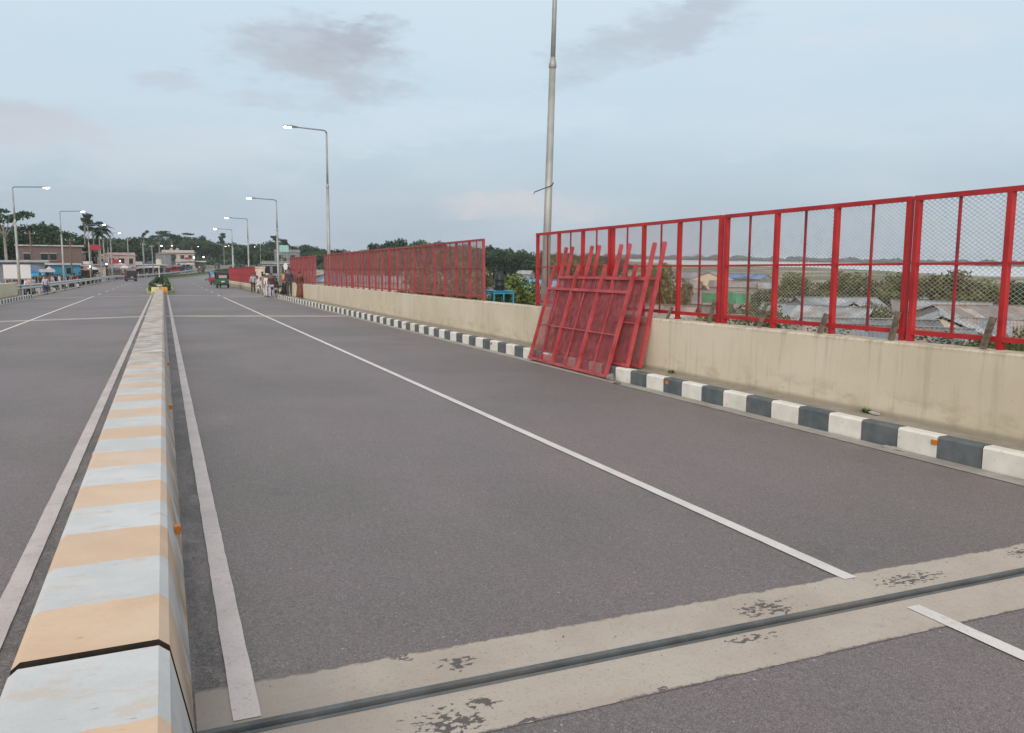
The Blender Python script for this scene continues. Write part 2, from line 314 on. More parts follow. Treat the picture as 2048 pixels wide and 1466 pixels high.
# ------------------------------------------------------------------ mesh builder
class MB:
    def __init__(s): s.v = []; s.f = []; s.mi = []
    def add(s, vs, fs, m=0):
        o = len(s.v); s.v += [tuple(x) for x in vs]; s.f += [tuple(i+o for i in f) for f in fs]; s.mi += [m]*len(fs); return s
    def box(s, c, d, R=None, m=0, taper=1.0):
        x, y, z = (q/2 for q in d); P = []
        for k, t in ((-1, 1.0), (1, taper)):
            P += [Vector((-x*t, -y*t, k*z)), Vector((x*t, -y*t, k*z)), Vector((x*t, y*t, k*z)), Vector((-x*t, y*t, k*z))]
        if R is not None: P = [R @ q for q in P]
        c = Vector(c)
        return s.add([q+c for q in P], [(3, 2, 1, 0), (4, 5, 6, 7), (0, 1, 5, 4), (1, 2, 6, 5), (2, 3, 7, 6), (3, 0, 4, 7)], m)
    def bbox(s, c, d, b=.01, m=0, top_only=False):
        """box with chamfered long edges on top"""
        x, y, z = (q/2 for q in d); c = Vector(c)
        P = [(-x, -z), (x, -z), (x, z-b), (x-b, z), (-x+b, z), (-x, z-b)]
        vs = [c+Vector((p[0], -y, p[1])) for p in P]+[c+Vector((p[0], y, p[1])) for p in P]; n = 6
        return s.add(vs, [tuple(range(n)), tuple(range(2*n-1, n-1, -1))]+[(i, i+n, (i+1) % n+n, (i+1) % n) for i in range(n)], m)
    def bar(s, a, b, w_, h_=None, up=Vector((0, 0, 1)), m=0):
        a = Vector(a); b = Vector(b); h_ = h_ or w_; d = (b-a); L = d.length; d.normalize()
        u = Vector(up)
        if abs(d.dot(u)) > .95: u = Vector((1, 0, 0))
        sx_ = d.cross(u).normalized(); sz_ = sx_.cross(d)
        R = Matrix((sx_, d, sz_)).transposed()
        return s.box((a+b)/2, (w_, L, h_), R, m)
    def tube(s, pts, rs, n=8, m=0, cap=True):
        pts = [Vector(p) for p in pts]; rs = rs if isinstance(rs, (list, tuple)) else [rs]*len(pts); V = []; Fc = []
        for i, p in enumerate(pts):
            d = (pts[min(i+1, len(pts)-1)]-pts[max(i-1, 0)]).normalized()
            u = Vector((0, 0, 1)) if abs(d.z) < .9 else Vector((1, 0, 0)); a = d.cross(u).normalized(); b = d.cross(a)
            for k in range(n):
                t = 2*pi*k/n; V.append(p+(a*cos(t)+b*sin(t))*rs[i])
        for i in range(len(pts)-1):
            for k in range(n):
                Fc.append((i*n+k, i*n+(k+1) % n, (i+1)*n+(k+1) % n, (i+1)*n+k))
        if cap: Fc += [tuple(range(n-1, -1, -1)), tuple(range((len(pts)-1)*n, len(pts)*n))]
        return s.add(V, Fc, m)
    def lathe(s, prof, c=(0, 0, 0), n=12, m=0):
        c = Vector(c); V = [c+Vector((r*cos(2*pi*k/n), r*sin(2*pi*k/n), z)) for r, z in prof for k in range(n)]
        Fc = [(i*n+k, i*n+(k+1) % n, (i+1)*n+(k+1) % n, (i+1)*n+k) for i in range(len(prof)-1) for k in range(n)]
        Fc += [tuple(range(n-1, -1, -1)), tuple(range((len(prof)-1)*n, len(prof)*n))]
        return s.add(V, Fc, m)
    def ell(s, c, r, n=8, k=5, m=0):
        prof = [(max(.001, cos(-pi/2+pi*i/k)), sin(-pi/2+pi*i/k)) for i in range(k+1)]
        c = Vector(c); V = [c+Vector((q*cos(2*pi*j/n)*r[0], q*sin(2*pi*j/n)*r[1], z*r[2])) for q, z in prof for j in range(n)]
        Fc = [(i*n+j, i*n+(j+1) % n, (i+1)*n+(j+1) % n, (i+1)*n+j) for i in range(k) for j in range(n)]
        return s.add(V, Fc, m)
    def prism(s, poly, x0, x1, m=0):
        """polygon in (y,z) extruded along x"""
        n = len(poly); V = [(x0, y, z) for y, z in poly]+[(x1, y, z) for y, z in poly]
        return s.add(V, [tuple(range(n)), tuple(range(2*n-1, n-1, -1))]+[(i, i+n, (i+1) % n+n, (i+1) % n) for i in range(n)], m)
    def mesh(s, name, mats):
        me = bpy.data.meshes.new(name); me.from_pydata(s.v, [], s.f)
        for q in (mats if isinstance(mats, (list, tuple)) else [mats]): me.materials.append(q)
        if any(s.mi): me.polygons.foreach_set('material_index', s.mi)
        me.update()
        import bmesh
        bm = bmesh.new(); bm.from_mesh(me); bmesh.ops.recalc_face_normals(bm, faces=bm.faces); bm.to_mesh(me); bm.free()
        return me
    def build(s, name, mats, parent=None, smooth=False):
        return place(name, s.mesh(name, mats), parent, smooth)
def place(name, me, parent=None, smooth=False):
    o = bpy.data.objects.new(name, me); COL.objects.link(o)
    if smooth: me.polygons.foreach_set('use_smooth', [True]*len(me.polygons))
    if parent is not None: o.parent = parent
    return o
def tag(o, label=None, cat=None, group=None, kind=None):
    for k, v in (('label', label), ('category', cat), ('group', group), ('kind', kind)):
        if v: o[k] = v
    return o
def thing(name, label, cat, loc=(0, 0, 0), rz=0, group=None):
    o = bpy.data.objects.new(name, None); COL.objects.link(o); o.location = loc; o.rotation_euler = (0, 0, rz); o.empty_display_size = .2
    return tag(o, label, cat, group)
def struct(name, mb, mat, parent=None):
    o = mb.build(name, mat, parent)
    if parent is None: o['kind'] = 'structure'
    return o
def copy_tree(o, parent=None):
    c = o.copy(); COL.objects.link(c)
    if parent is not None: c.parent = parent
    for ch in list(o.children): copy_tree(ch, c)
    return c
def dup(o, loc, rz=None, label=None, group=None, scale=None):
    c = copy_tree(o); c.location = loc
    if rz is not None: c.rotation_euler = (0, 0, rz)
    if label: c['label'] = label
    if group: c['group'] = group
    if scale: c.scale = scale if isinstance(scale, (tuple, list)) else (scale,)*3
    return c
ORD = 'first second third fourth fifth sixth seventh eighth ninth tenth eleventh twelfth'.split()

# ------------------------------------------------------------------ road alignment
CS, CR, CL = 150.0, 500.0, 100.0         # straight, then a right-hand bend, then straight again
def zroad(s):
    if s < 200: return -SLOPE*s
    if s < 300: t = s-200; return -4.8-SLOPE*t+.034*t*t/200
    return -5.5+.010*(min(s, 640)-300)
def rp(s, u, dz=0.0, camber=True):
    if s < CS: x, y, h = 0, s, 0
    else:
        a = min(s-CS, CL); h = a/CR; x = CR*(1-cos(h)); y = CS+CR*sin(h)
        if s-CS > CL: x += (s-CS-CL)*sin(h); y += (s-CS-CL)*cos(h)
    z = zroad(s)+dz-(CAMBER*abs(u-CROWN) if camber else 0)
    return Vector((x+u*cos(h), y-u*sin(h), z))
def heading(s): return -max(0, min(s-CS, CL))/CR
def ribbon(mb, s0, s1, us, dz=0, step=4.0, wob=None):
    n = max(1, int(math.ceil((s1-s0)/step))); k = len(us); o = len(mb.v)
    for i in range(n+1):
        s = s0+(s1-s0)*i/n
        for u in us: mb.v.append(tuple(rp(s, u, dz)))
    for i in range(n):
        for j in range(k-1):
            a = o+i*k+j; mb.f.append((a, a+1, a+k+1, a+k)); mb.mi.append(0)
    return mb
def zg(x, y): return -SLOPE*y-CAMBER*abs(x-CROWN)

# road, split at the expansion joint
JY = 2.96
UL, UR = -8.30, 7.21
US = [UL, -6, -4, -2, CROWN, 1.5, 3.5, 5.5, UR]
a = MB(); ribbon(a, -16, JY-.027, US, 0); struct('road', a, M['asphalt'])
a = MB(); ribbon(a, JY+.027, 150, US, 0); ribbon(a, 150, 760, US, 0, 8); struct('road', a, M['asphalt'])
# expansion joints: concrete bands, steel edge beams, sunken seal
M['joint_far'] = simple('joint_concrete_far', (.46, .40, .35), .8, .2, 2)
def joint(y0, near, far, gap, dz=.004, cm='joint_concrete'):
    j = thing('expansion_joint', None, None); j['kind'] = 'structure'; del_cat(j)
    for k, (s0, s1) in enumerate(((y0-gap-near, y0-gap-.020), (y0+gap+.030, y0+gap+far))):
        b = MB(); ribbon(b, s0, s1, [UL, -4, CROWN-.31], dz, 9); ribbon(b, s0, s1, [CROWN+.33, 2, 4, UR], dz, 9); b.build('concrete_band', M[cm], j)
    for s0, s1 in ((y0-gap-.020, y0-gap), (y0+gap, y0+gap+.030)):
        b = MB()
        for u0, u1 in ((UL, CROWN-.31), (CROWN+.33, UR)):
            for i in range(6):
                pass
            q = [rp(s0, u0, dz+.003), rp(s0, u1, dz+.003), rp(s1, u1, dz+.003), rp(s1, u0, dz+.003)]
            if u0 < CROWN < u1: pass
            b.add(q+[p-Vector((0, 0, .10)) for p in q], [(0, 1, 2, 3), (0, 1, 5, 4), (1, 2, 6, 5), (2, 3, 7, 6), (3, 0, 4, 7)])
        b.build('edge_beam', M['steel'], j)
    b = MB(); ribbon(b, y0-gap-.01, y0+gap+.01, [UL, CROWN, UR], -.085, 9); b.build('rubber_seal', M['seal'], j)
def del_cat(o):
    for k in ('label', 'category'):
        if k in o: del o[k]
joint(JY, .345, .35, .019, .003)
for y0 in (33.0, 60.3):
    joint(y0, .42, .42, .012, .004, 'joint_far')
# painted lines
rl = random.Random(31)
def line(u, s0, s1, wd, mat, dz=.006):
    b = MB(); y = s0
    while True:
        f = .25 if y < 25 else 2.0; j_ = .0012 if y < 25 else 0
        y = min(y, s1); b.v += [tuple(rp(y, u-wd/2+rl.gauss(0, j_), dz)), tuple(rp(y, u+wd/2+rl.gauss(0, j_), dz))]
        if y >= s1: break
        y += f*.5 if y < 8 else f
    n = len(b.v)//2; b.f = [(2*i, 2*i+1, 2*i+3, 2*i+2) for i in range(n-1)]; b.mi = [0]*(n-1); struct('lane_marking', b, mat)
line(.225, 3.03, 61, .105, M['line_dirty'], .007); line(.225, -8, 2.9, .105, M['line_dirty'], .007)
line(-.825, -8, 61, .105, M['line_dirty'], .007)
line(3.70, 3.27, 57, .10, M['line'], .007); line(3.70, -6, 2.84, .10, M['line'], .007)
line(-4.50, -6, 62, .10, M['line'], .007)
for k in range(9):
    line(3.70, 60.5+k*9, 63.5+k*9, .10, M['line']); line(-4.50, 66+k*9, 69+k*9, .10, M['line'])
# gutters, kerbs, walkways
for side, u0, u1 in ((1, 6.96, 7.21), (-1, UL, UL+.25)):
    b = MB(); ribbon(b, -10, 60, [u0, u1], .006); struct('gutter', b, M['gutter'])
def kerb(side, xf, y0, y1, name_):
    k = thing('kerb', None, None); del_cat(k); k['kind'] = 'structure'; n = int((y1-y0)/.487); L = .487
    rr = random.Random(side+5)
    mw = MB().bbox((0, 0, 0), (.16, L-.012, .24), .022).mesh('kerb_block', M['kerb_white'])
    mb_ = MB().bbox((0, 0, 0), (.16, L-.012, .24), .022).mesh('kerb_block', M['kerb_black'])
    for i in range(n):
        y = y0+L*(i+.5); o = place('kerb_block', mw if i % 2 else mb_, k)
        o.location = (xf+side*(.08+rr.uniform(-.004, .004)), y, zg(xf, y)+.115+rr.uniform(-.004, .004)); o.rotation_euler = (-math.atan(SLOPE), 0, rr.uniform(-.006, .006))
    return k
KY0 = 4.94-.487*24+.0
kr = kerb(1, 7.22, KY0, 57.5, 'r'); kl = kerb(-1, -8.31, 30, 63, 'l')
for y in (10.20, 5.46, 17.5, 25):
    zz = zg(7.2, y)+.165
    MB().box((7.212, y, zz), (.02, .062, .05)).box((7.204, y, zz), (.012, .045, .034)).build('reflector', M['amber'], kr)
def walk(x0, x1, y0, y1, h):
    b = MB(); n = 20
    for i in range(n+1):
        y = y0+(y1-y0)*i/n; b.v += [(x0, y, zg(7.2, y)+h), (x1, y, zg(7.2, y)+h)]
    for i in range(n): b.f.append((2*i, 2*i+1, 2*i+3, 2*i+2)); b.mi.append(0)
    struct('walkway', b, M['walk'])
walk(7.37, 7.80, -10, 57.5, .222); walk(-8.78, -8.46, -10, 62, .20)
# deck under the road
b = MB()
for y0, y1 in ((-16, 60.2),):
    P = []
    for y in (y0, y1):
        z = -SLOPE*y; P += [(-9.3, y, z-.22), (8.35, y, z-.22), (8.35, y, z-1.3), (-9.3, y, z-1.3)]
    b.add(P, [(0, 1, 2, 3), (7, 6, 5, 4), (0, 4, 5, 1), (1, 5, 6, 2), (2, 6, 7, 3), (3, 7, 4, 0)])
struct('bridge_deck', b, M['conc'])

# ------------------------------------------------------------------ median barrier
med = thing('median_barrier', 'low concrete median barrier painted in white and orange stripes between the carriageways', 'barrier')
M['joint_end'] = simple('joint_end_dark', (.030, .022, .016), .95, .4, 12)  # near-black colour for the end faces of the barrier segments
def med_seg(y0, y1):
    b = MB(); n = max(2, int((y1-y0)/1.0)); pr = [(-.315, -.02), (-.25, .385), (-.22, .41), (.215, .41), (.25, .38), (.325, -.02)]; k = len(pr)
    for i in range(n+1):
        y = y0+(y1-y0)*i/n
        for x, z in pr: b.v.append((CROWN+x, y, -SLOPE*y+z))
    for i in range(n):
        for j in range(k-1): b.f.append((i*k+j, i*k+j+1, (i+1)*k+j+1, (i+1)*k+j)); b.mi.append(0)
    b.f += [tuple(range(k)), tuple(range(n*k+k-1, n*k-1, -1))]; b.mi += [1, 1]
    return b.build('barrier_segment', [M['median_paint'], M['joint_end']], med)
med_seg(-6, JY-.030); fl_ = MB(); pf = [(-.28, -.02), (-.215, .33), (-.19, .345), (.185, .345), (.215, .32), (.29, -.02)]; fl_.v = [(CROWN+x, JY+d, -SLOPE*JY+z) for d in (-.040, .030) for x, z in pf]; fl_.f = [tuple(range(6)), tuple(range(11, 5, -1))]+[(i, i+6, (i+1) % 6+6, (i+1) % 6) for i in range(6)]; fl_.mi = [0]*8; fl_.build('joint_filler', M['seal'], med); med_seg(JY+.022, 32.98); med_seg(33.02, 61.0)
for y, sd_ in ((4.9, 1), (9.5, 1), (14, 1), (7.2, -1)):
    x = CROWN+sd_*.30; MB().box((x, y, -SLOPE*y+.22), (.03, .06, .05)).box((x+sd_*.012, y, -SLOPE*y+.22), (.014, .042, .036)).build('reflector', M['amber'], med)

# ------------------------------------------------------------------ parapets
def parapet(label, x0, x1, cuts, top, cat='wall'):
    w_ = thing('parapet_wall', label, cat)
    for y0, y1 in zip(cuts[:-1], cuts[1:]):
        b = MB(); P = []
        for y in (y0+.008, y1-.008):
            z = -SLOPE*y; P += [(x0, y, z-.25), (x1, y, z-.25), (x1, y, z+top-.02), (x1-.02, y, z+top), (x0+.02, y, z+top), (x0, y, z+top-.02)]
        n = 6; b.add(P, [tuple(range(n)), tuple(range(2*n-1, n-1, -1))]+[(i, i+n, (i+1) % n+n, (i+1) % n) for i in range(n)])
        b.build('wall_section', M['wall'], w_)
    return w_
parapet('long cream plastered parapet wall carrying the red mesh fence', 7.72, 8.06, [-10, 3.9, 15.6, 29.2, 43, 48.6, 56], .955)
parapet('grey cream parapet wall ending beside the left kerb', -9.05, -8.73, [-10, 20, 40, 60], .92)
parapet('low concrete wall under the farthest red fence', 7.75, 8.05, [60.9, 75, 90, 113], .45)

# ------------------------------------------------------------------ red fence panels
PW, PH = 3.33, 1.66        # frame; legs reach below it
def panel_meshes(red, wire, rr, pitch):
    out_ = {}; ext = .56 if rr == .0051 else .43; thin_m = M['thin_red'] if red is M['red'] else red
    T = .06
    out_['post'] = MB().box((0, 0, (PH-ext)/2), (.062 if rr > .0045 else .068, .05 if rr > .0045 else .056, PH+ext)).mesh('post', red)
    out_['rail'] = MB().box((0, 0, 0), (.05, PW-.004, .055)).mesh('rail', red)
    out_['thin'] = MB().box((0, 0, 0), (.022, .028, PH-.1)).mesh('upright_bar', thin_m)
    out_['mid'] = MB().box((0, 0, 0), (.022, PW-.06, .028)).mesh('mid_rail', red)
    b = MB(); z0, z1 = .10, PH-.02; y0, y1 = -PW/2+.03, PW/2-.03; sl_ = .70
    for sg in (1, -1):
        k = y0-(z1-z0)/sl_
        while k < y1+(z1-z0)/sl_:
            # z = z0 + sg*sl*(y-k)
            if sg > 0: ya, yb = max(y0, k), min(y1, k+(z1-z0)/sl_); za, zb = z0+sl_*(ya-k), z0+sl_*(yb-k)
            else: ya, yb = max(y0, k-(z1-z0)/sl_), min(y1, k); za, zb = z0-sl_*(ya-k), z0-sl_*(yb-k)
            if yb-ya > .02:
                b.tube([(sg*.0015, ya, za), (sg*.0015, yb, zb)], rr, 3, cap=False)
            k += pitch
    out_['mesh'] = b.mesh('wire_mesh', wire)
    return out_
PM = {k: panel_meshes(M[r], M[w_], rr, pt_) for k, (r, w_, rr, pt_) in {'near': ('red', 'wire_tan', .0025, .070), 'mid': ('red', 'wire_brown', .0029, .070), 'far': ('red_dull', 'wire_red', .0040, .072), 'farthest': ('red_dull', 'wire_lean', .005, .072), 'lean': ('lean_red', 'wire_lean', .0050, .054), 'lean_long': ('lean_red', 'wire_lean', .0051, .054)}.items()}
def fence_panel(kind, label, loc, group, rot=(0, 0, 0), flip=False):
    """frame of four posts, three thin bars between, rails and chain link; origin at frame foot"""
    t = thing('fence_panel', label, 'fence panel', loc, 0, group); P = PM[kind]; fz = -1 if flip else 1
    t.rotation_euler = rot
    def put(nm, key, x, y, z):
        o = place(nm, P[key], t); o.location = (x, y, z if not flip else PH-z)
        if flip: o.rotation_euler = (pi, 0, 0)
        return o
    if kind == 'lean':
        pass
    for i in range(4):
        put('post', 'post', 0, -PW/2+.035+(PW-.07)*i/3, 0)
    for i in range(3):
        put('upright_bar', 'thin', 0, -PW/2+PW*(i+.5)/3, PH/2)
    put('top_rail', 'rail', -.012, 0, PH-.028); put('bottom_rail', 'rail', -.012, 0, .09)
    put('mid_rail', 'mid', -.014, 0, .88)
    put('wire_mesh', 'mesh', .030, 0, 0)['kind'] = 'stuff'
    return t
FX = 8.0
tilt = -math.atan(SLOPE)
near_lab = ['red mesh fence panel behind the leaning panels, left end of the near fence',
            'red mesh fence panel directly right of the leaning panels, grey water showing through it',
            'red mesh fence panel with pale wire, green sheet and bushes seen behind it',
            'red mesh fence panel cut by the right edge of the photo',
            'red mesh fence panel beside the camera, out of the frame on the right']
edges = [16.63, 13.31, 9.94, 6.52, 3.18, -.16]
for i in range(5):
    yc = (edges[i]+edges[i+1])/2
    t = fence_panel(['mid', 'mid', 'near', 'near', 'near'][i], near_lab[i], (FX+random.uniform(-.01, .01), yc, -SLOPE*yc+.975), 'panels of the near red fence', (tilt, 0, random.uniform(-.004, .004)))
for i in range(7):
    yc = 19.85+PW*.5+i*3.31
    fence_panel('far', 'red mesh panel, %s from the near end of the long far fence' % ORD[i], (FX+random.uniform(-.03, .03), yc, -SLOPE*yc+.97), 'panels of the long far red fence', (tilt, random.uniform(-.012, .012), random.uniform(-.012, .012)))
for i in range(3):
    yc = 45.85+PW*.5+i*3.31
    fence_panel('far', ['red mesh fence panel at the near end of the short fence past the green gap', 'red mesh fence panel in the middle of the short fence past the green gap', 'red mesh fence panel at the far end of the short fence behind the pedestrians'][i], (FX, yc, -SLOPE*yc+.97), 'panels of the short red fence past the gap', (tilt, 0, random.uniform(-.012, .012)))
for i in range(10):
    yc = 78+PW*.5+i*3.31
    fence_panel('farthest', 'faded red panel, %s from the near end of the farthest low fence' % ORD[i], (FX-.05, yc, -SLOPE*yc+.46), 'panels of the farthest red fence', (tilt, 0, 0))
# panels taken down and leaned on the fence, legs upward
def lean(label, xb, yc, zb, xt, L, yaw_=0.0, inpl=0.0, kind='lean'):
    ang = math.asin((xt-xb)/L)
    return fence_panel(kind, label, (xb, yc, zb), 'dismantled panels leaning on the fence', (tilt+inpl, ang, yaw_), flip=True)
lean('front red fence panel leaning lowest, its foot on the road at the kerb', 7.13, 13.55, zg(7.1, 13.6)+.03, 7.72, 2.07, -.02, 0)
lean('middle red fence panel of the leaning stack, legs pointing up behind the front panel', 7.33, 13.20, -SLOPE*13.2+.10, 7.84, 2.2, .0, 0, 'lean_long')
lean('rearmost red fence panel of the leaning stack, its foot back on the walkway', 7.47, 13.05, -SLOPE*13.05+.10, 7.93, 2.2, .012, 0, 'lean_long')
# wooden wedges behind the feet of the posts
for i, (y, dy, h_, lab) in enumerate(((9.92, .06, .36, 'grey wooden wedge at the double post right of the leaning panels'), (8.78, .10, .24, 'short grey wooden wedge at the post left of the pale wire panel'),
                                 (7.62, .10, .26, 'thin grey wooden wedge at the middle post of the pale wire panel'), (6.52, .17, .34, 'slanting grey wooden wedge at the foot of the widest double post'),
                                 (5.36, .10, .34, 'grey wooden wedge at the post on the right edge of the photo'), (11.05, .08, .2, 'small grey wooden wedge at the post nearest the leaning panels'))):
    z = -SLOPE*y+.955; b = MB(); x = 7.90
    b.bar((x-.03, y-dy*.2+.16, z-.0), (x+.02, y+dy*.1-.02+.10, z+h_), .055, .045)
    tag(b.build('wooden_wedge', M['wood']), lab, 'wooden wedge', 'wooden wedges at the fence posts')

# ------------------------------------------------------------------ lamp posts
def lamp_post(label, loc, hgt, arm, side, base=0.0, group='street lamps along the road', lean_=(0, 0), wire=False, lens='lens', sc=1.0):
    t = thing('street_lamp', label, 'street lamp', loc, 0, group); k = hgt/9.2*(1.06 if wire else 1); t.rotation_euler = (lean_[0], lean_[1], 0)
    zc = 6.25*k
    MB().tube([(0, 0, base), (0, 0, zc)], [.112*sc, .076*sc], 10).build('pole', M['galv'], t, True)
    MB().lathe([(.083*sc, zc-.08), (.090*sc, zc-.07), (.090*sc, zc), (.060*sc, zc+.16)], n=10).build('collar', M['galv'], t, True)
    MB().tube([(0, 0, zc), (0, 0, hgt-.15)], [.060*sc, .050*sc], 8).build('upper_pole', M['galv'], t, True)
    s_ = -side
    MB().tube([(0, 0, hgt-.16), (s_*.04, 0, hgt-.05), (s_*.16, 0, hgt), (s_*arm*.99, 0, hgt+.06)], [.048*sc, .045*sc, .038*sc, .032*sc], 7).build('arm', M['galv_dark'], t, True)
    x0 = s_*arm; b = MB()
    b.add([(x0-s_*.2, -.05, hgt+.02), (x0-s_*.2, .05, hgt+.02), (x0-s_*.2, .05, hgt+.10), (x0-s_*.2, -.05, hgt+.10), (x0+s_*.1, -.14, hgt+.03), (x0+s_*.1, .14, hgt+.03), (x0+s_*.1, .12, hgt+.13), (x0+s_*.1, -.12, hgt+.13),
           (x0+s_*.52, -.10, hgt+.05), (x0+s_*.52, .10, hgt+.05), (x0+s_*.52, .08, hgt+.12), (x0+s_*.52, -.08, hgt+.12)],
          [(0, 1, 2, 3), (0, 4, 5, 1), (1, 5, 6, 2), (2, 6, 7, 3), (3, 7, 4, 0), (4, 8, 9, 5), (5, 9, 10, 6), (6, 10, 11, 7), (7, 11, 8, 4), (11, 10, 9, 8)])
    h = b.build('lamp_head', M['galv_dark'], t)
    MB().ell((x0+s_*.31, 0, hgt+.035), (.21, .115, .07), 10, 6).build('lamp_lens', M[lens], h, True)
    if wire:
        z = 3.98
        MB().tube([(.10, -.05, z+.10), (.02, -.13, z+.02), (-.12, -.12, z-.03), (-.42, -.10, z-.15), (-.44, -.10, z-.20)], .012, 5).build('tie_wire', M['black'], t)
    return t
lamp_post('nearest lamp post, rising behind the leaning red panels out of the top of the photo', (8.55, 17.35, -SLOPE*17.35-.2), 9.4, 1.75, 1, -.6, lean_=(.030, .0), wire=True)
lamp_post('second lamp post on the right, tall above the near end of the far fence gap', (8.5, 44.5, -SLOPE*44.5), 9.35, 1.75, 1, -.6)
for i, (x, y, h_, lab) in enumerate(((8.5, 65.8, 7.35, 'third lamp post on the right, behind the pedestrians'), (8.5, 89.5, 7.25, 'fourth lamp post on the right, above the farthest red fence'), (8.5, 110.5, 7.1, 'fifth and smallest lit lamp post on the right'))):
    lamp_post(lab, (x, y, -SLOPE*y), h_, 1.75, 1, -1.2)
for i, (y, h_, lab) in enumerate(((67, 7.65, 'first lamp post on the left, behind the blank white board'), (95.5, 7.85, 'second lamp post on the left, in front of the blue shop'), (129, 8.2, 'third lamp post on the left, beside the palm trees'), (173, 8.9, 'fourth lamp post on the left, left of the dark minivan'))):
    lamp_post(lab, (-9.6, y, -SLOPE*y), h_, 1.8, -1, -.8, lens='lens')
for i, (s_, u, lab) in enumerate(((255, -10.5, 'lamp post on the bend left of the flower pots'), (300, -10.5, 'lamp post on the bend just right of the flower pots'), (250, 9.5, 'lamp post on the right side of the bend'), (330, 9.8, 'farthest lamp post on the right side of the bend'), (380, -10.5, 'lamp post on the far left side of the bend'))):
    p = rp(s_, u); lamp_post(lab, p, 8.6, 1.8, 1 if u > 0 else -1, -1, lens='lens_warm')

# ------------------------------------------------------------------ land and water
GZ = -7.0
def lerp_tab(tab, x):
    if x <= tab[0][0]: return tab[0][1]
    for (a, b), (c, d) in zip(tab[:-1], tab[1:]):
        if x <= c: return b+(d-b)*(x-a)/(c-a)
    return tab[-1][1]
SHORE = [(1215, 1650), (1260, 1250), (1330, 900), (1420, 800), (1620, 770), (1760, 600), (1860, 500), (2000, 445), (2300, 400), (2900, 420)]
FARB = [(1215, 1700), (1260, 2050), (1400, 1950), (1860, 1500), (2000, 1300), (2300, 1250), (2900, 1400)]
def ground_h(ang, r):
    """height of the low land; the river cuts through it on the right"""
    ca = ang-(-YAW)                              # angle right of the view axis
    if abs(ca) > rad(58): return GZ
    px = 1024+FPX*math.tan(ca)*.99; D = r*cos(ca)
    if px < 1200: return GZ
    a, b_ = lerp_tab(SHORE, px), lerp_tab(FARB, px)
    if D < a or D > b_: return GZ+(1.0 if D > b_ else 0)
    return GZ-.9-min(1, (D-a)/60, (b_-D)/60)*1.5
b = MB(); NA, RR = 240, [0]
r = 4.0
while r < 6000:
    RR.append(r); r *= 1.03 if 300 < r < 2300 else 1.16
a0, a1 = rad(-75), rad(105)
for r in RR:
    for k in range(NA+1):
        an = a0+(a1-a0)*k/NA; b.v.append((r*sin(an), r*cos(an)-20 if r == 0 else r*cos(an), ground_h(an, r)))
for i in range(len(RR)-1):
    for k in range(NA):
        o = i*(NA+1)+k; b.f.append((o, o+1, o+NA+2, o+NA+1)); b.mi.append(0)
struct('ground', b, M['ground'])
b = MB(); b.add([pt(1150, 520, 380)*1 for _ in range(0)], [])
V = []
for an in [rad(20+5*i) for i in range(17)]: V.append((380*sin(an), 380*cos(an), GZ-.75)); V.append((5000*sin(an), 5000*cos(an), GZ-.75))
b.add(V, [(2*i, 2*i+2, 2*i+3, 2*i+1) for i in range(16)]); struct('river', b, M['water'])
# embankment that carries the road and the town on the left
M['town_ground'] = simple('town_ground', (.17, .15, .125), .95, .35, .35)
b = MB(); SS = [52, 54, 57, 60]+list(range(66, 420, 8))+list(range(420, 780, 24)); UU = [-160, -110, -70, -40, -22, -12, -9.2, UL+.1, 0, UR-.1, 8.6, 10.5, 17, 24]
for s in SS:
    for u in UU:
        p = rp(s, u, -.10, True); zr_ = zroad(s)-.26
        if u < UL: z = zr_-(.12 if u > -12 else .4)
        elif u > UR+.5: z = {8.6: zr_-.15, 10.5: zr_-.6, 17: GZ-.1, 24: GZ-.6}[u]
        else: z = p.z
        if s < 57: z = GZ-.4+(z-GZ+.4)*max(0, (s-52)/5)
        b.v.append((p.x, p.y, z if z > GZ-.6 else GZ-.6))
k = len(UU)
for i in range(len(SS)-1):
    for j in range(k-1):
        o = i*k+j; b.f.append((o, o+1, o+k+1, o+k)); b.mi.append(0)
struct('embankment', b, M['town_ground'])
# grass of the open field beyond the gap
def scatter_blades(name, label, pts, h, mat, n_each=1, rnd=random.Random(3)):
    b = MB()
    for (x, y, z) in pts:
        for _ in range(n_each):
            a = rnd.uniform(0, 2*pi); hh = h*rnd.uniform(.5, 1.2); dx, dy = cos(a)*hh*.14, sin(a)*hh*.14; l = rnd.uniform(-.4, .4)*hh; l2 = rnd.uniform(-.4, .4)*hh
            b.add([(x-dx, y-dy, z), (x+dx, y+dy, z), (x+l, y+l2, z+hh)], [(0, 1, 2)])
    o = b.build(name, mat); o['kind'] = 'stuff'; return o
rnd = random.Random(11)
pts = []
for _ in range(4500):
    D = rnd.uniform(60, 190); px = rnd.uniform(930, 1110); p = pt(px, 500, D); pts.append((p.x, p.y, GZ-.05))
M['grass'] = simple('grass', (.16, .20, .06), .8, .4, .5)
scatter_blades('field_grass', '', pts, .9, M['grass'], 2)
pts = []
for _ in range(500):
    y = rnd.choice([9.5, 9.1, 8.9, 10.2, 5.7, 5.3, 5.0, 7.9, 6.3])+rnd.gauss(0, .16); pts.append((8.07+rnd.uniform(0, .25), y, -SLOPE*y+.80))
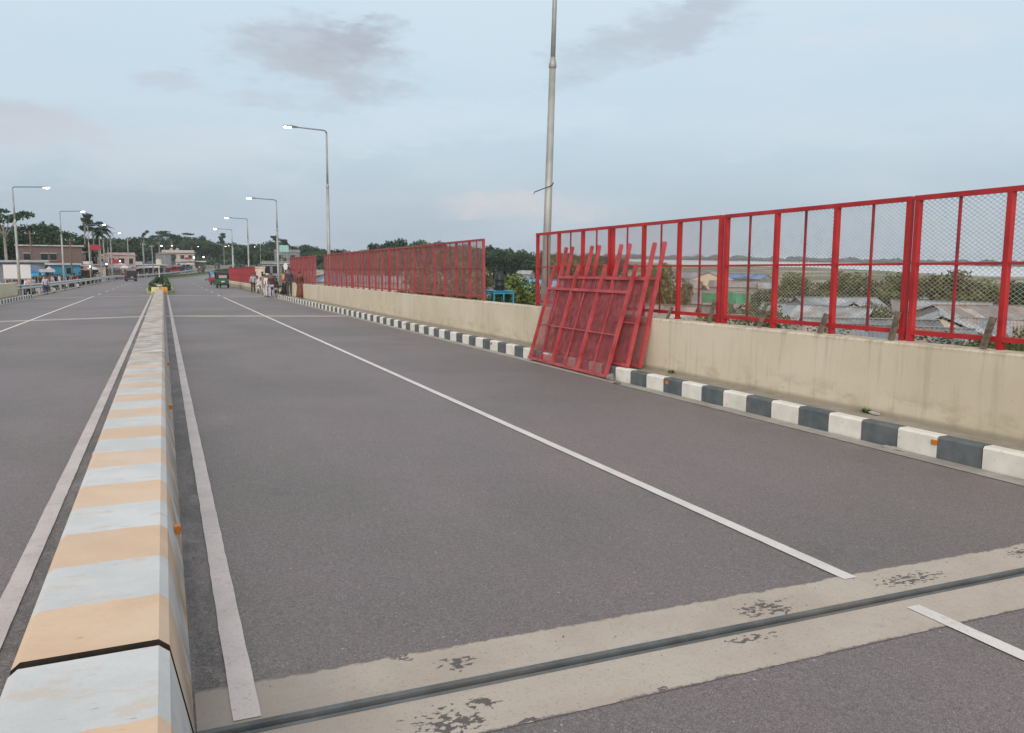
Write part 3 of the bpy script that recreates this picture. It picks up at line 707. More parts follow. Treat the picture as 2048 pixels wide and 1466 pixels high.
# climbing weeds that reach over the back of the wall
wb = MB()
for (x, y, z) in pts:
    for _ in range(6):
        c = Vector((x+rnd.gauss(0, .04), y+rnd.gauss(0, .05), z+rnd.uniform(0, .28))); s_ = rnd.uniform(.014, .032)
        u = Vector((rnd.gauss(0, 1), rnd.gauss(0, 1), rnd.gauss(0, .5))).normalized()*s_; v = u.orthogonal().normalized()*s_*.55
        wb.add([c-u, c+v, c+u, c-v], [(0, 1, 2, 3)])
o = wb.build('wall_weeds', M['leaf_green']); o['kind'] = 'stuff'
for i, (x, y, lab) in enumerate(((7.69, 10.75, 'small green weed at the foot of the wall right of the leaning panels'), (7.68, 6.75, 'dry weed tuft on the walkway at the foot of the cream wall'))):
    wb = MB()
    for _ in range(60):
        a = rnd.uniform(0, 2*pi); l = rnd.uniform(.03, .09); z = -SLOPE*y+.08; d = Vector((cos(a), sin(a), rnd.uniform(.4, 1.3))).normalized()*l; n_ = Vector((-sin(a), cos(a), 0))*l*.16; c = Vector((x+rnd.gauss(0, .015), y+rnd.gauss(0, .03), z))
        wb.add([c, c+d*.5+n_, c+d, c+d*.5-n_], [(0, 1, 2, 3)])
    tag(wb.build('weed', M['leaf_green']), lab, 'weed')
def rock(c, r, seed):
    q = random.Random(seed); m_ = MB().ell(c, r, 8, 6); m_.v = [tuple(Vector(c)+(Vector(v)-Vector(c))*q.uniform(.78, 1.15)) for v in m_.v]; return m_
tag(rock((7.10, 11.72, zg(7.1, 11.7)+.05), (.09, .10, .075), 1).build('stone', M['stone']), 'grey stone propping the near foot of the front leaning panel', 'stone')
tag(rock((6.98, 11.30, zg(7, 11.3)+.02), (.05, .10, .028), 2).build('stone', M['stone']), 'small flat dark stone on the road just right of the leaning panels', 'stone')
tag(rock((7.14, 5.9, zg(7, 5.9)+.012), (.05, .14, .02), 5).build('stone', M['gutter']), 'flat pale stone in the gutter under the white kerb block on the right', 'stone')
tag(rock((7.66, 6.62, -SLOPE*6.6+.095), (.03, .09, .02), 6).build('stone', M['conc']), 'pale flat stone on the walkway beside the dry weed', 'stone')

# ------------------------------------------------------------------ trees
def leaves(b, lobes, n, size, rng_, flat=.55):
    tot = sum(l[3]*l[4]*l[5] for l in lobes)
    for (x, y, z, rx, ry, rz_) in lobes:
        for _ in range(max(6, int(n*rx*ry*rz_/tot))):
            d = Vector((rng_.gauss(0, 1), rng_.gauss(0, 1), rng_.gauss(0, 1))).normalized()*(rng_.random()**.38)*rng_.uniform(.8, 1.12)
            c = Vector((x+d.x*rx, y+d.y*ry, z+d.z*rz_))
            nr = (Vector((rng_.gauss(0, 1), rng_.gauss(0, 1), rng_.gauss(0, 1)+.5))).normalized(); u = nr.orthogonal().normalized(); v = nr.cross(u); a = rng_.uniform(0, 6.28); u, v = u*cos(a)+v*sin(a), v*cos(a)-u*sin(a)
            s_ = size*rng_.uniform(.6, 1.4)
            b.add([c-u*s_, c-v*s_*flat, c+u*s_, c+v*s_*flat], [(0, 1, 2, 3)])
def tree_proto(kind, seed):
    """(trunk mesh, crown mesh) of a tree about 10 m tall with its foot at the origin"""
    q = random.Random(seed); t = MB(); cr_ = MB()
    if kind in ('broad', 'round'):
        nl = q.randint(8, 12); lobes = []
        t.tube([(0, 0, 0), (q.uniform(-.2, .2), q.uniform(-.2, .2), 3), (q.uniform(-.4, .4), 0, 6.2)], [.30, .24, .12], 7)
        for i in range(nl):
            a = q.uniform(0, 6.28); rr = q.uniform(.6, 3.0); z = q.uniform(3.6, 8.3)-rr*.3; lobes.append((cos(a)*rr, sin(a)*rr, z, q.uniform(1.1, 2.0), q.uniform(1.1, 2.0), q.uniform(.8, 1.5)))
            t.tube([(0, 0, 3+q.random()), (cos(a)*rr*.5, sin(a)*rr*.5, (3.5+z)/2), (cos(a)*rr, sin(a)*rr, z)], [.11, .07, .03], 5)
        lobes.append((0, 0, 6, 2, 2, 1.8))
        leaves(cr_, lobes, 1900, .30, q)
    elif kind == 'flat':
        t.tube([(0, 0, 0), (.2, 0, 4), (.1, .1, 7.4)], [.22, .17, .09], 6); lobes = []
        for i in range(7):
            a = q.uniform(0, 6.28); rr = q.uniform(.5, 3.4); z = q.uniform(7.0, 9.3); lobes.append((cos(a)*rr, sin(a)*rr, z, q.uniform(1.0, 1.7), q.uniform(1.0, 1.7), q.uniform(.22, .45)))
            t.tube([(.1, 0, 5.5+q.random()), (cos(a)*rr*.6, sin(a)*rr*.6, z-.6), (cos(a)*rr, sin(a)*rr, z-.1)], [.08, .05, .025], 5)
        leaves(cr_, lobes, 800, .24, q)
    elif kind == 'palm':
        t.tube([(0, 0, 0), (.15, 0, 4), (.05, .1, 8.6)], [.17, .13, .10], 7)
        for i in range(22):
            a = q.uniform(0, 6.28); el = q.uniform(-.5, 1.1); L = q.uniform(1.7, 2.5); prev = None; d = Vector((cos(a), sin(a), 0)); sd_ = Vector((-sin(a), cos(a), 0))
            for k in range(7):
                f = k/6; c = Vector((.05, .1, 8.6))+d*L*f*cos(el*.6)+Vector((0, 0, L*(f*sin(el)-.62*f*f))); wv = .05+.30*math.sin(min(1, f*1.15)*pi)**.8
                if prev:
                    pc, pw = prev
                    cr_.add([pc, pc+sd_*pw-Vector((0, 0, pw*.5)), c+sd_*wv-Vector((0, 0, wv*.5)), c], [(0, 1, 2, 3)]); cr_.add([pc, pc-sd_*pw-Vector((0, 0, pw*.5)), c-sd_*wv-Vector((0, 0, wv*.5)), c], [(0, 1, 2, 3)])
                prev = (c, wv)
        cr_.ell((.05, .1, 8.5), (.25, .25, .35), 7, 5)
    elif kind == 'bush':
        lobes = []
        for i in range(16):
            a = q.uniform(0, 6.28); rr = q.uniform(.2, 3.1); lobes.append((cos(a)*rr, sin(a)*rr, 1.0+5.4*math.sqrt(1-(rr/3.7)**2)*q.uniform(.55, 1.0), q.uniform(1.0, 1.7), q.uniform(1.0, 1.7), q.uniform(.8, 1.3)))
            t.tube([(0, 0, 0), (cos(a)*rr*.5, sin(a)*rr*.5, 1.6), (cos(a)*rr, sin(a)*rr, lobes[-1][2])], [.10, .07, .02], 5)
        leaves(cr_, lobes, 4200, .22, q, .5)
    return t, cr_
PT = {}
for kind, n in (('broad', 4), ('round', 3), ('flat', 3), ('palm', 2), ('bush', 4)):
    PT[kind] = [tree_proto(kind, 40+i*7+len(kind)) for i in range(n)]
    PT[kind] = [(t.mesh('trunk', M['bark'] if kind not in ('flat', 'palm') else M['bark_pale']), c) for t, c in PT[kind]]
CRM = {}
rt = random.Random(21)
def tree(kind, leaf, loc, H_, label, group=None, wide=1.0, name=None, cat='tree', nobark=False):
    i = rt.randrange(len(PT[kind])); tm, cb = PT[kind][i]
    key = (kind, i, leaf)
    if key not in CRM: CRM[key] = cb.mesh('crown', M[leaf])
    nm = name or {'palm': 'palm_tree', 'bush': 'bush'}.get(kind, 'tree')
    t = thing(nm, label, cat, loc, rt.uniform(0, 6.28), group); k = H_/{'palm': 10, 'bush': 7.5}.get(kind, 9.6); t.scale = (k*wide, k*wide, k)
    place('trunk', tm, t); place('crown', CRM[key], t)
    return t
def ztop(px, py, D): return pt(px, py, D).z
SKYL = [(-150, 430), (0, 447), (50, 437), (90, 448), (125, 462), (150, 468), (240, 470), (300, 473), (335, 466), (400, 468), (450, 480), (520, 480), (560, 478), (600, 484), (640, 487), (700, 492), (745, 486), (765, 478), (790, 466), (812, 476), (830, 478), (850, 472), (880, 474), (900, 480), (925, 486), (960, 484), (985, 482), (1010, 488), (1040, 494), (1080, 497), (1130, 500), (1180, 503), (1240, 507)]
secs = [(-150, 60, 170, 'tall dark tree at the left edge behind the blank white board', 9, 0), (60, 165, 180, 'dark leafy tree directly behind the brick building', 7, 0), (165, 265, 300, 'dark tree in the wood behind the palm trees', 8, 0), (265, 325, 380, 'dark tree in the wood above the flower pots', 6, 0), (325, 395, 410, 'dark tree in the wood right above the beige two-storey building', 7, 0), (395, 480, 400, 'dark tree in the wood above the bend of the road', 8, 0),
        (480, 560, 330, 'dark tree between the third and fourth lamp posts on the right', 6, 0), (560, 650, 320, 'dark tree above the short red fence', 7, 0), (650, 750, 250, 'dark tree above the far end of the long red fence', 6, 1), (750, 850, 235, 'taller round dark tree above the middle of the long red fence', 7, 1), (850, 975, 240, 'dark tree above the near end of the long red fence', 8, 1), (975, 1085, 245, 'dark tree in the gap beside the nearest lamp post', 7, 1), (1085, 1245, 260, 'dark tree seen through the mesh behind the leaning panels', 9, 1)]
for x0, x1, D0, lab, n, low in secs:
    for row in range(2):
        for i in range(n):
            px = x0+(x1-x0)*(i+rt.uniform(.15, .85))/n; D = D0*(1+.10*row)*rt.uniform(.96, 1.05)
            py = lerp_tab(SKYL, px)+(rt.uniform(-3, 5) if row == 1 else rt.uniform(8, 22))
            p = pt(px, 500, D); gz = GZ if (low or px > 430) else -4.5
            H_ = (ztop(px, py, D)-gz)*(1.10 if px < 170 else 1.05)
            if H_ < 3: continue
            tree(rt.choice(['broad', 'round', 'broad']), rt.choice(['leaf_dark', 'leaf_dark', 'leaf_mid']), (p.x, p.y, gz), H_, lab, lab.replace('tree', 'trees', 1), wide=rt.uniform(.85, 1.1)*(1.0 if H_ > 9 else 1.35)*min(1.4, 9.5/H_+.35))
for px, py, D, k, lab, wd in ((12, 416, 120, 'flat', 'flat-topped tree with layered branches at the left edge of the photo', 1.0), (172, 428, 185, 'flat', 'tall thin tree with a sparse flat crown beside the palm', .55), (188, 432, 190, 'flat', 'thin tree with wind-bent flat crown touching the palm', .5),
                              (206, 440, 165, 'palm', 'tall palm with a ragged crown left of the minivan', 1.0), (201, 452, 150, 'palm', 'shorter palm under the tall ragged palm', .9), (288, 461, 330, 'flat', 'lone thin tree rising above the wood behind the flower pots', .45), (345, 462, 380, 'flat', 'wide flat-topped tree above the beige building', 1.5), (318, 466, 370, 'flat', 'flat-topped tree left of the beige building', 1.2),
                              (447, 466, 330, 'flat', 'small umbrella-shaped tree above the bend of the road', .5), (560, 472, 300, 'flat', 'flat-topped tree behind the teal sign board', .8)):
    p = pt(px, 500, D); gz = -4.0 if px < 440 else GZ
    tree(k, 'leaf_dark', (p.x, p.y, gz), ztop(px, py, D)-gz, lab, wide=wd)
# olive trees and bushes among the huts on the right
for px, py, D, zb, wd, lf, lab in ((1590, 534, 105, GZ, .62, 'leaf_olive', 'olive green bush beyond the tin roofs behind the fourth red post'), (1672, 532, 98, GZ, .70, 'leaf_olive', 'large olive tree among the tin roofs, left half of the big clump'), (1735, 534, 92, GZ, .80, 'leaf_olive', 'large olive tree among the tin roofs, middle of the big clump'), (1795, 538, 88, GZ, .70, 'leaf_olive', 'large olive tree among the tin roofs, right half of the big clump'),
                               (1897, 526, 82, GZ, .62, 'leaf_olive', 'tall olive tree behind the last full mesh panel'), (1968, 545, 84, GZ, .55, 'leaf_olive', 'low olive bush right of the tall olive tree'), (2022, 550, 86, GZ, .6, 'leaf_dark', 'dark bush at the right edge of the photo under the river'), (1545, 565, 78, GZ, .62, 'leaf_olive', 'olive bush left of the sloping tin roof'), (1440, 577, 92, GZ, .75, 'leaf_olive', 'low wide bush above the green sheet'),
                               (1335, 520, 72, GZ, .50, 'leaf_olive', 'tall bush seen through the red mesh just right of the leaning panels'), (1500, 585, 48, GZ, .75, 'leaf_olive', 'wide yellowish bush close behind the fence below the green sheet'), (1425, 604, 42, GZ, .65, 'leaf_olive', 'yellowish low bush close behind the fence right of the leaning panels'), (1762, 597, 60, GZ, .38, 'leaf_olive', 'small bush between two cream gables'),
                               (1990, 640, 34, GZ, .40, 'leaf_olive', 'bush close behind the fence at the right edge of the photo'), (1940, 660, 30, GZ, .35, 'leaf_green', 'fresh green bush pushing up close behind the fence'), (2052, 628, 36, GZ, .45, 'leaf_olive', 'dark olive bush cut by the right edge of the photo'), (1500, 548, 150, GZ, .55, 'leaf_olive', 'small bush beside the blue roof'), (1620, 556, 120, GZ, .6, 'leaf_mid', 'fresh green bush left of the big olive clump'), (1850, 556, 110, GZ, .6, 'leaf_mid', 'fresh green bush between the big olive clump and the tall olive tree'), (1390, 556, 120, GZ, .6, 'leaf_olive', 'olive bush among the white roofs left of the blue roof'),
                               (1034, 527, 66, GZ, .60, 'leaf_green', 'bright green tree beside the black water tank in the fence gap'), (1012, 560, 60, GZ, .36, 'leaf_dark', 'dark green bush below the black water tank'), (1130, 495, 120, GZ, .5, 'leaf_olive', 'olive tree behind the leaning panels, left of the other'), (1185, 500, 125, GZ, .55, 'leaf_olive', 'olive tree behind the leaning panels, right of the other'),
                               (930, 505, 75, GZ, .5, 'leaf_olive', 'olive tree behind the near end of the long red fence'), (860, 515, 80, GZ, .6, 'leaf_olive', 'olive tree behind the middle of the long red fence')):
    x, y = spot(px, D); tree('bush', lf, (x, y, zb), ztop(px, py, D)-zb, lab, wide=wd*1.5, name='bush' if 'bush' in lab else 'tree', cat='bush' if 'bush' in lab else 'tree')
# far bank of the river
M['far_wood'] = simple('far_wood', (.045, .06, .05), .9, .4, .02)
b = MB(); rf = random.Random(4)
for i in range(520):
    px = 1180+i*3.2; D = lerp_tab(FARB, px)+rf.uniform(15, 160); p = pt(px, 500, D); s_ = D/1568
    h_ = rf.uniform(3.0, 6.0)*s_ + (4 if rf.random() < .12 else 0)*s_
    m_ = MB().ell((p.x, p.y, GZ+1+h_*.45), (rf.uniform(6, 16)*s_, rf.uniform(6, 16)*s_, h_*.6), 7, 5); m_.v = [tuple(Vector(v)+Vector((rf.gauss(0, s_), rf.gauss(0, s_), rf.gauss(0, .6*s_)))) for v in m_.v]
    b.add(m_.v, m_.f)
o = b.build('far_wood', M['far_wood']); o['kind'] = 'stuff'

# ------------------------------------------------------------------ huts with tin roofs
SHEET = {}
def sheet_mesh(L, mat):
    k = (round(L, 1), mat)
    if k not in SHEET:
        b = MB(); n = 10; W_ = .98
        for i in range(n+1):
            x = -W_/2+W_*i/n; z = .022*(1 if i % 2 else -1); b.v += [(x, 0, z), (x, round(L, 1), z)]
        for i in range(n): b.f.append((2*i, 2*i+2, 2*i+3, 2*i+1)); b.mi.append(0)
        SHEET[k] = b.mesh('roof_sheet', M[mat])
    return SHEET[k]
def hut(label, loc, rz, L, W_, wall_h=2.3, rise=.8, roof='tin', wall='tin_wall', gable=None, door=True, group=None):
    t = thing('tin_hut', label, 'hut', loc, rz, group); n = max(3, int(round(L))); L = n*.95
    wb_ = MB(); wb_.box((0, 0, wall_h/2), (L-.5, W_-.6, wall_h)); wl = wb_.build('wall', M[wall], t)
    g = MB(); x = L/2-.26; g.prism([(-W_/2+.3, wall_h+.004), (W_/2-.3, wall_h+.004), (0, wall_h+rise*(W_/2-.3)/(W_/2)-.05)], -x, x); g.build('gable', M[gable or wall], t)
    sl_ = math.hypot(W_/2, rise); an = math.atan2(rise, W_/2)
    for sg in (1, -1):
        for i in range(n):
            o = place('roof_sheet', sheet_mesh(sl_+.15, roof if rt.random() > .12 else 'tin_rusty'), t)
            xx = -L/2+.95*(i+.5); o.location = (xx, 0, wall_h+rise+.012*(i % 2)+.02); o.rotation_euler = (-an+rt.uniform(-.012, .012), 0, 0) if sg > 0 else (-an+rt.uniform(-.012, .012), 0, pi)
    MB().box((0, 0, wall_h+rise+.055), (L, .26, .03)).build('ridge_cap', M[roof], t)
    if door:
        d = MB().box((L*.12, -W_/2+.29, .95), (.85, .04, 1.9)).build('door', M['wood'], t)
    MB().box((-L*.25, -W_/2+.29, 1.45), (.7, .04, .6)).build('window', M['glass'], t)
    return t
def hut_at(px, py, D, rz, L, W_, label, roof='tin', gable=None, rise=.8, wall='tin_wall', hgt=None, group=None):
    z = ztop(px, py, D); x, y = spot(px, D); base = GZ; wh = z-base-rise
    return hut(label, (x, y, base), rz, L, W_, max(1.8, wh), rise, roof, wall, gable, group=group)
for px, py, D, rz, L, W_, lab, kw in (
    (1470, 632, 48, 0, 8, 5, 'tin hut with a dusty rusty roof at the foot of the fence', {'roof': 'tin_rusty'}),
    (1680, 596, 78, 0, 9, 6, 'tin hut with a pale blue-grey roof under the big olive clump', {}),
    (1640, 612, 62, .35, 9, 6, 'tin hut with a broad grey roof right of the green sheet and yellowish bush', {}),
    (1718, 612, 66, -.62, 7, 6, 'tin hut with a small cream gable facing the bridge, left of the small bush', {'gable': 'cream'}),
    (1895, 636, 49, -.60, 7, 6.0, 'tin hut with the largest cream gable facing the bridge', {'gable': 'cream'}),
    (1750, 640, 44, .5, 8, 5, 'tin hut with a dusty grey roof near the fence, left of the largest cream gable', {}),
    (1600, 648, 42, .45, 9, 5, 'tin hut whose grey roof shows under the bottom rail right of the yellowish bush', {'roof': 'tin_rusty'}),
    (1975, 612, 66, .5, 9, 7, 'tin hut with a long rust-streaked roof near the right edge of the photo', {'roof': 'tin_rusty'}),
    (1890, 604, 74, .55, 9, 6, 'tin hut with a pale roof under the tall olive tree', {}),
    (2040, 642, 52, .4, 8, 6, 'tin hut cut by the right edge of the photo', {}),
    (1810, 655, 38, .52, 7, 5, 'tin hut with a cyan-grey roof right at the foot of the fence', {}),
    (1560, 598, 84, .3, 9, 6, 'tin hut with a pale sloping roof right of the olive bush', {}),
    (1465, 583, 90, .25, 9, 5, 'tin hut with a whitish roof above the green sheet', {'roof': 'tin_rusty'}),
    (1395, 588, 86, .3, 8, 5, 'tin hut with a whitish roof left of the green sheet', {}),
    (1480, 563, 130, .3, 10, 6, 'hut with a grey-pink roof in front of the blue roof', {'roof': 'tin_rusty'}),
    (1488, 548, 160, .2, 11, 7, 'long hut with the bright blue roof', {'roof': 'tin_blue'}),
    (1385, 545, 155, .1, 12, 7, 'long hut with a white roof left of the blue roof', {}),
    (1425, 553, 140, -.5, 7, 7, 'hut with a small cream gable left of the blue roof', {'gable': 'cream'}),
    (1345, 560, 120, .2, 9, 6, 'hut with a pale roof behind the tall bush by the leaning panels', {}),
    (1575, 566, 125, .3, 9, 6, 'hut with a grey roof in front of the olive green bush', {}),
    (1630, 572, 118, .4, 9, 6, 'hut with a brownish roof left of the big olive clump', {'roof': 'tin_rusty'}),
    (1850, 583, 100, .4, 9, 6, 'hut roof between the big olive clump and the tall olive tree', {}),
    (1945, 578, 105, .5, 9, 6, 'hut roof right behind the tall olive tree', {}),
    (1300, 610, 66, .2, 9, 5, 'hut with a dusty roof directly right of the leaning panels', {'roof': 'tin_rusty'}),
    (1092, 560, 75, .3, 6, 5, 'shed with the bright blue roof in the fence gap beside the nearest lamp post', {'roof': 'tin_cyan', 'wall': 'tin_cyan'}),
    (1052, 541, 190, .1, 4, 4, 'small white-roofed hut far back in the green field', {}),
    (905, 562, 110, .2, 12, 6, 'hut with a pale roof behind the near end of the long red fence', {'roof': 'tin_cyan'}),
    (800, 553, 125, .1, 16, 7, 'long hut with a lavender grey roof behind the middle of the long red fence', {}),
    (715, 552, 135, .1, 14, 7, 'hut with a lavender grey roof behind the far end of the long red fence', {'roof': 'tin_blue'}),
    (635, 540, 150, .1, 10, 7, 'hut with a grey roof in the gap between the two far fences', {'roof': 'tin_rusty'}),
    (1195, 560, 105, .1, 12, 6, 'hut with a pale roof behind the middle of the leaning panels', {}),
    (1255, 580, 90, .1, 9, 6, 'hut with a grey roof behind the right legs of the leaning panels', {'roof': 'tin_rusty'})):
    rz = rt.uniform(.62, .85) if kw.get('gable') else -.82+rt.uniform(-.5, .5)
    if 'roof' not in kw and not kw.get('gable') and 'white' not in lab and 'pale' not in lab: kw = dict(kw, roof=rt.choice(['tin', 'tin', 'tin_dark']))
    hut_at(px, py-(9 if kw.get('gable') else 0), D, rz, L, W_, lab, **dict({'rise': 1.35, 'wall': 'cream'} if kw.get('gable') else {'rise': rt.uniform(.8, 1.15)}, **kw))
# green sheet strung up as a windbreak
x, y = spot(1458, 74); z = ztop(1458, 586, 74); t = thing('green_sheet', 'green plastic sheet strung between poles among the tin roofs', 'sheet', (x, y, GZ), -.42)
b = MB(); n = 10
for i in range(n+1):
    xx = -2.3+4.6*i/n; zz = z-GZ; b.v += [(xx, .08*sin(i*1.9), zz-.06*sin(i*.9)), (xx, .10*sin(i*1.3+1), zz-1.0), ]
for i in range(n): b.f.append((2*i, 2*i+2, 2*i+3, 2*i+1)); b.mi.append(0)
b.build('sheet', c_('green_plastic', (.025, .22, .10), .5), t)
for xx in (-2.3, 0, 2.3): MB().tube([(xx, .1, 0), (xx, .1, z-GZ+.1)], .05, 6).build('pole', M['wood'], t)
# water tank on a blue frame in the gap of the fence
x, y = spot(1000, 60); zb_ = ztop(1000, 583, 60)
t = thing('tank_stand', 'blue steel stand below the black water tank', 'stand', (x, y, GZ))
for sx_ in (-.8, 0, .8):
    for sy_ in (-.8, .8): MB().box((sx_, sy_, (zb_-GZ)/2), (.10, .10, zb_-GZ)).build('leg', c_('blue_steel', (.03, .22, .36), .5), t)
for zz in (zb_-GZ-.1, zb_-GZ-.9):
    MB().box((0, -.8, zz), (1.75, .09, .14)).box((0, .8, zz), (1.75, .09, .14)).box((-.8, 0, zz), (.09, 1.5, .12)).box((.8, 0, zz), (.09, 1.5, .12)).build('cross_beam', M['blue_steel'], t)
MB().box((0, 0, zb_-GZ+.04), (1.85, 1.9, .05)).build('platform', M['blue_steel'], t)
tk = MB().lathe([(.34, 0), (.36, .06), (.36, .35), (.38, .38), (.36, .41), (.36, .8), (.38, .83), (.36, .86), (.36, 1.2), (.2, 1.36), (.16, 1.42)], n=16).build('water_tank', M['black'], None, True); tk.location = (x, y, zb_+.07)
tag(tk, 'black plastic water tank on the blue stand in the fence gap', 'water tank')

# ------------------------------------------------------------------ where the ground is
def road_coord(x, y):
    if y < CS-5: return y, x
    best = None
    for i in range(0, 160):
        s = CS-10+i*4; p = rp(s, 0); q = rp(s+.5, 0); t = Vector((q.x-p.x, q.y-p.y)).normalized(); d = Vector((x-p.x, y-p.y)); f = d.dot(t)
        if best is None or abs(f) < best[0]: best = (abs(f), s+f, d.x*t.y-d.y*t.x)
    return best[1], best[2]
def gz_at(x, y):
    s, u = road_coord(x, y)
    if UL <= u <= UR: return zroad(s)-CAMBER*abs(u-CROWN)
    if u < UL: return zroad(s)-(.385 if u > -11 else .66)
    if 7.36 < u < 7.75 and s < 57: return -SLOPE*s-.15+.222
    if u < 8.6: return zroad(s)-.40
    if u < 10.5: return zroad(s)-.40-.5*(u-8.6)/1.9
    return zroad(s)-.9
def gpt(px, D):
    x, y = spot(px, D); return Vector((x, y, gz_at(x, y)))

# ------------------------------------------------------------------ guard rail on the left
gr = thing('guard_rail', 'pale steel guard rail curving along the left side of the road', 'guard rail')
path = [(60.5, -11.6), (61.5, -10.6), (64, -9.9), (68, -9.5), (75, -9.3)]+[(82+7*i, -9.2) for i in range(34)]
b = MB(); prof = [(.03, .42), (.10, .49), (.03, .58), (.03, .63), (.10, .72), (.03, .79)]
for s, u in path:
    for du, z in prof: p = rp(s, u+du, z-.02, False); b.v.append((p.x, p.y, p.z-.1))
k = len(prof)
for i in range(len(path)-1):
    for j in range(k-1): b.f.append((i*k+j, i*k+j+1, (i+1)*k+j+1, (i+1)*k+j)); b.mi.append(0)
b.build('beam', c_('rail_steel', (.52, .53, .53), .5, .15, 1, metal=.2), gr)
pm = MB().box((0, 0, .30), (.14, .12, .9)).mesh('post', M['conc'])
for s, u in path[1:]:
    o = place('post', pm, gr); p = rp(s, u-.10, -.12, False); o.location = p; o.rotation_euler = (0, 0, heading(s))
# shoulder kerb behind the rail
b = MB(); ribbon(b, 62, 300, [UL-.45, UL-.02], .10, 5); struct('shoulder', b, M['walk'])

# ------------------------------------------------------------------ planted median beyond the barrier
pl_ = thing('median_planter', 'planted median with yellow kerbs starting where the striped barrier ends', 'planter')
for u0, u1, nm in ((-1.30, -1.15, 'edging'), (.60, .75, 'edging')):
    b = MB(); n = 60; k = 4
    for i in range(n+1):
        s = 61.3+(330-61.3)*i/n; wdn = min(1, .45+(s-61.3)/9)
        for du, z in ((u0, -.05), (u0, .24), (u1, .24), (u1, -.05)):
            p = rp(s, CROWN+(du+.275)*wdn, z, False); b.v.append(tuple(p))
    for i in range(n):
        for j in range(k-1): b.f.append((i*k+j, i*k+j+1, (i+1)*k+j+1, (i+1)*k+j)); b.mi.append(0)
    b.f.append((0, 1, 2, 3)); b.mi.append(0)
    b.build(nm, c_('yellow_kerb', (.36, .34, .21), .8, .3, .5), pl_)
b = MB(); n = 60
for i in range(n+1):
    s = 61.3+(330-61.3)*i/n; wdn = min(1, .45+(s-61.3)/9)
    for du in (-1.15, .60): b.v.append(tuple(rp(s, CROWN+(du+.275)*wdn, .18, False)))
for i in range(n): b.f.append((2*i, 2*i+1, 2*i+3, 2*i+2)); b.mi.append(0)
b.build('soil', M['town_ground'], pl_)
b = MB(); rh = random.Random(9)
for _ in range(5200):
    s = 62.5+245*rh.random()**1.5; wdn = min(1, .45+(s-61.3)/9); side = rh.choice((-1, 1)); c = rp(s, CROWN+side*wdn*rh.uniform(.35, .78)+0, .2+rh.random()*.50, False)
    u = Vector((rh.gauss(0, 1), rh.gauss(0, 1), rh.gauss(0, 1))).normalized()*rh.uniform(.07, .17); v = u.orthogonal().normalized()*u.length*.6; b.add([c-u, c-v, c+u, c+v], [(0, 1, 2, 3)])
o = b.build('hedge', M['leaf_mid'], pl_); o['kind'] = 'stuff'
eb = thing('end_block', 'yellow and orange painted block closing the striped barrier', 'concrete block', rp(61.6, CROWN, 0, False))
MB().bbox((-.27, 0, .27), (.52, .5, .56), .05).build('yellow_half', c_('yellow_paint', (.60, .50, .22), .7), eb); MB().bbox((.265, 0, .27), (.52, .5, .56), .05).build('orange_half', c_('orange_paint', (.60, .30, .06), .7), eb)
def pot_proto(label, loc, group):
    t = thing('flower_pot', label, 'flower pot', loc, 0, group)
    MB().lathe([(.20, .2), (.24, .24), (.34, .62), (.38, .64), (.38, .70), (.32, .70)], n=12).build('pot', c_('white_pot', (.66, .66, .62), .6), t, True)
    b = MB(); leaves(b, [(0, 0, .86, .33, .33, .22), (0, 0, 1.05, .18, .18, .18)], 200, .07, random.Random(5)); b.build('shrub', M['leaf_dark'], t); return t
p0 = pot_proto('white flower pot with a dark shrub nearest to the yellow and orange block', rp(63.4, CROWN, 0, False), 'flower pots on the planted median')
for i, s in enumerate((68, 74, 81, 90, 101)):
    dup(p0, rp(s, CROWN, 0, False), 0, 'white flower pot with a shrub, %s in the row behind the yellow and orange block' % ORD[i+1])
c_('pale_yellow', (.50, .46, .34), .7)
sp = thing('sign_post', 'pale yellow post with a square plate standing among the flower pots', 'sign post', rp(71, CROWN, 0, False))
MB().tube([(0, 0, 0), (0, 0, 2.7)], .045, 8).build('post', M['pale_yellow'], sp); MB().box((0, -.06, 2.42), (.42, .05, .42)).build('plate', c_('pale_yellow', (.62, .56, .36), .6), sp)

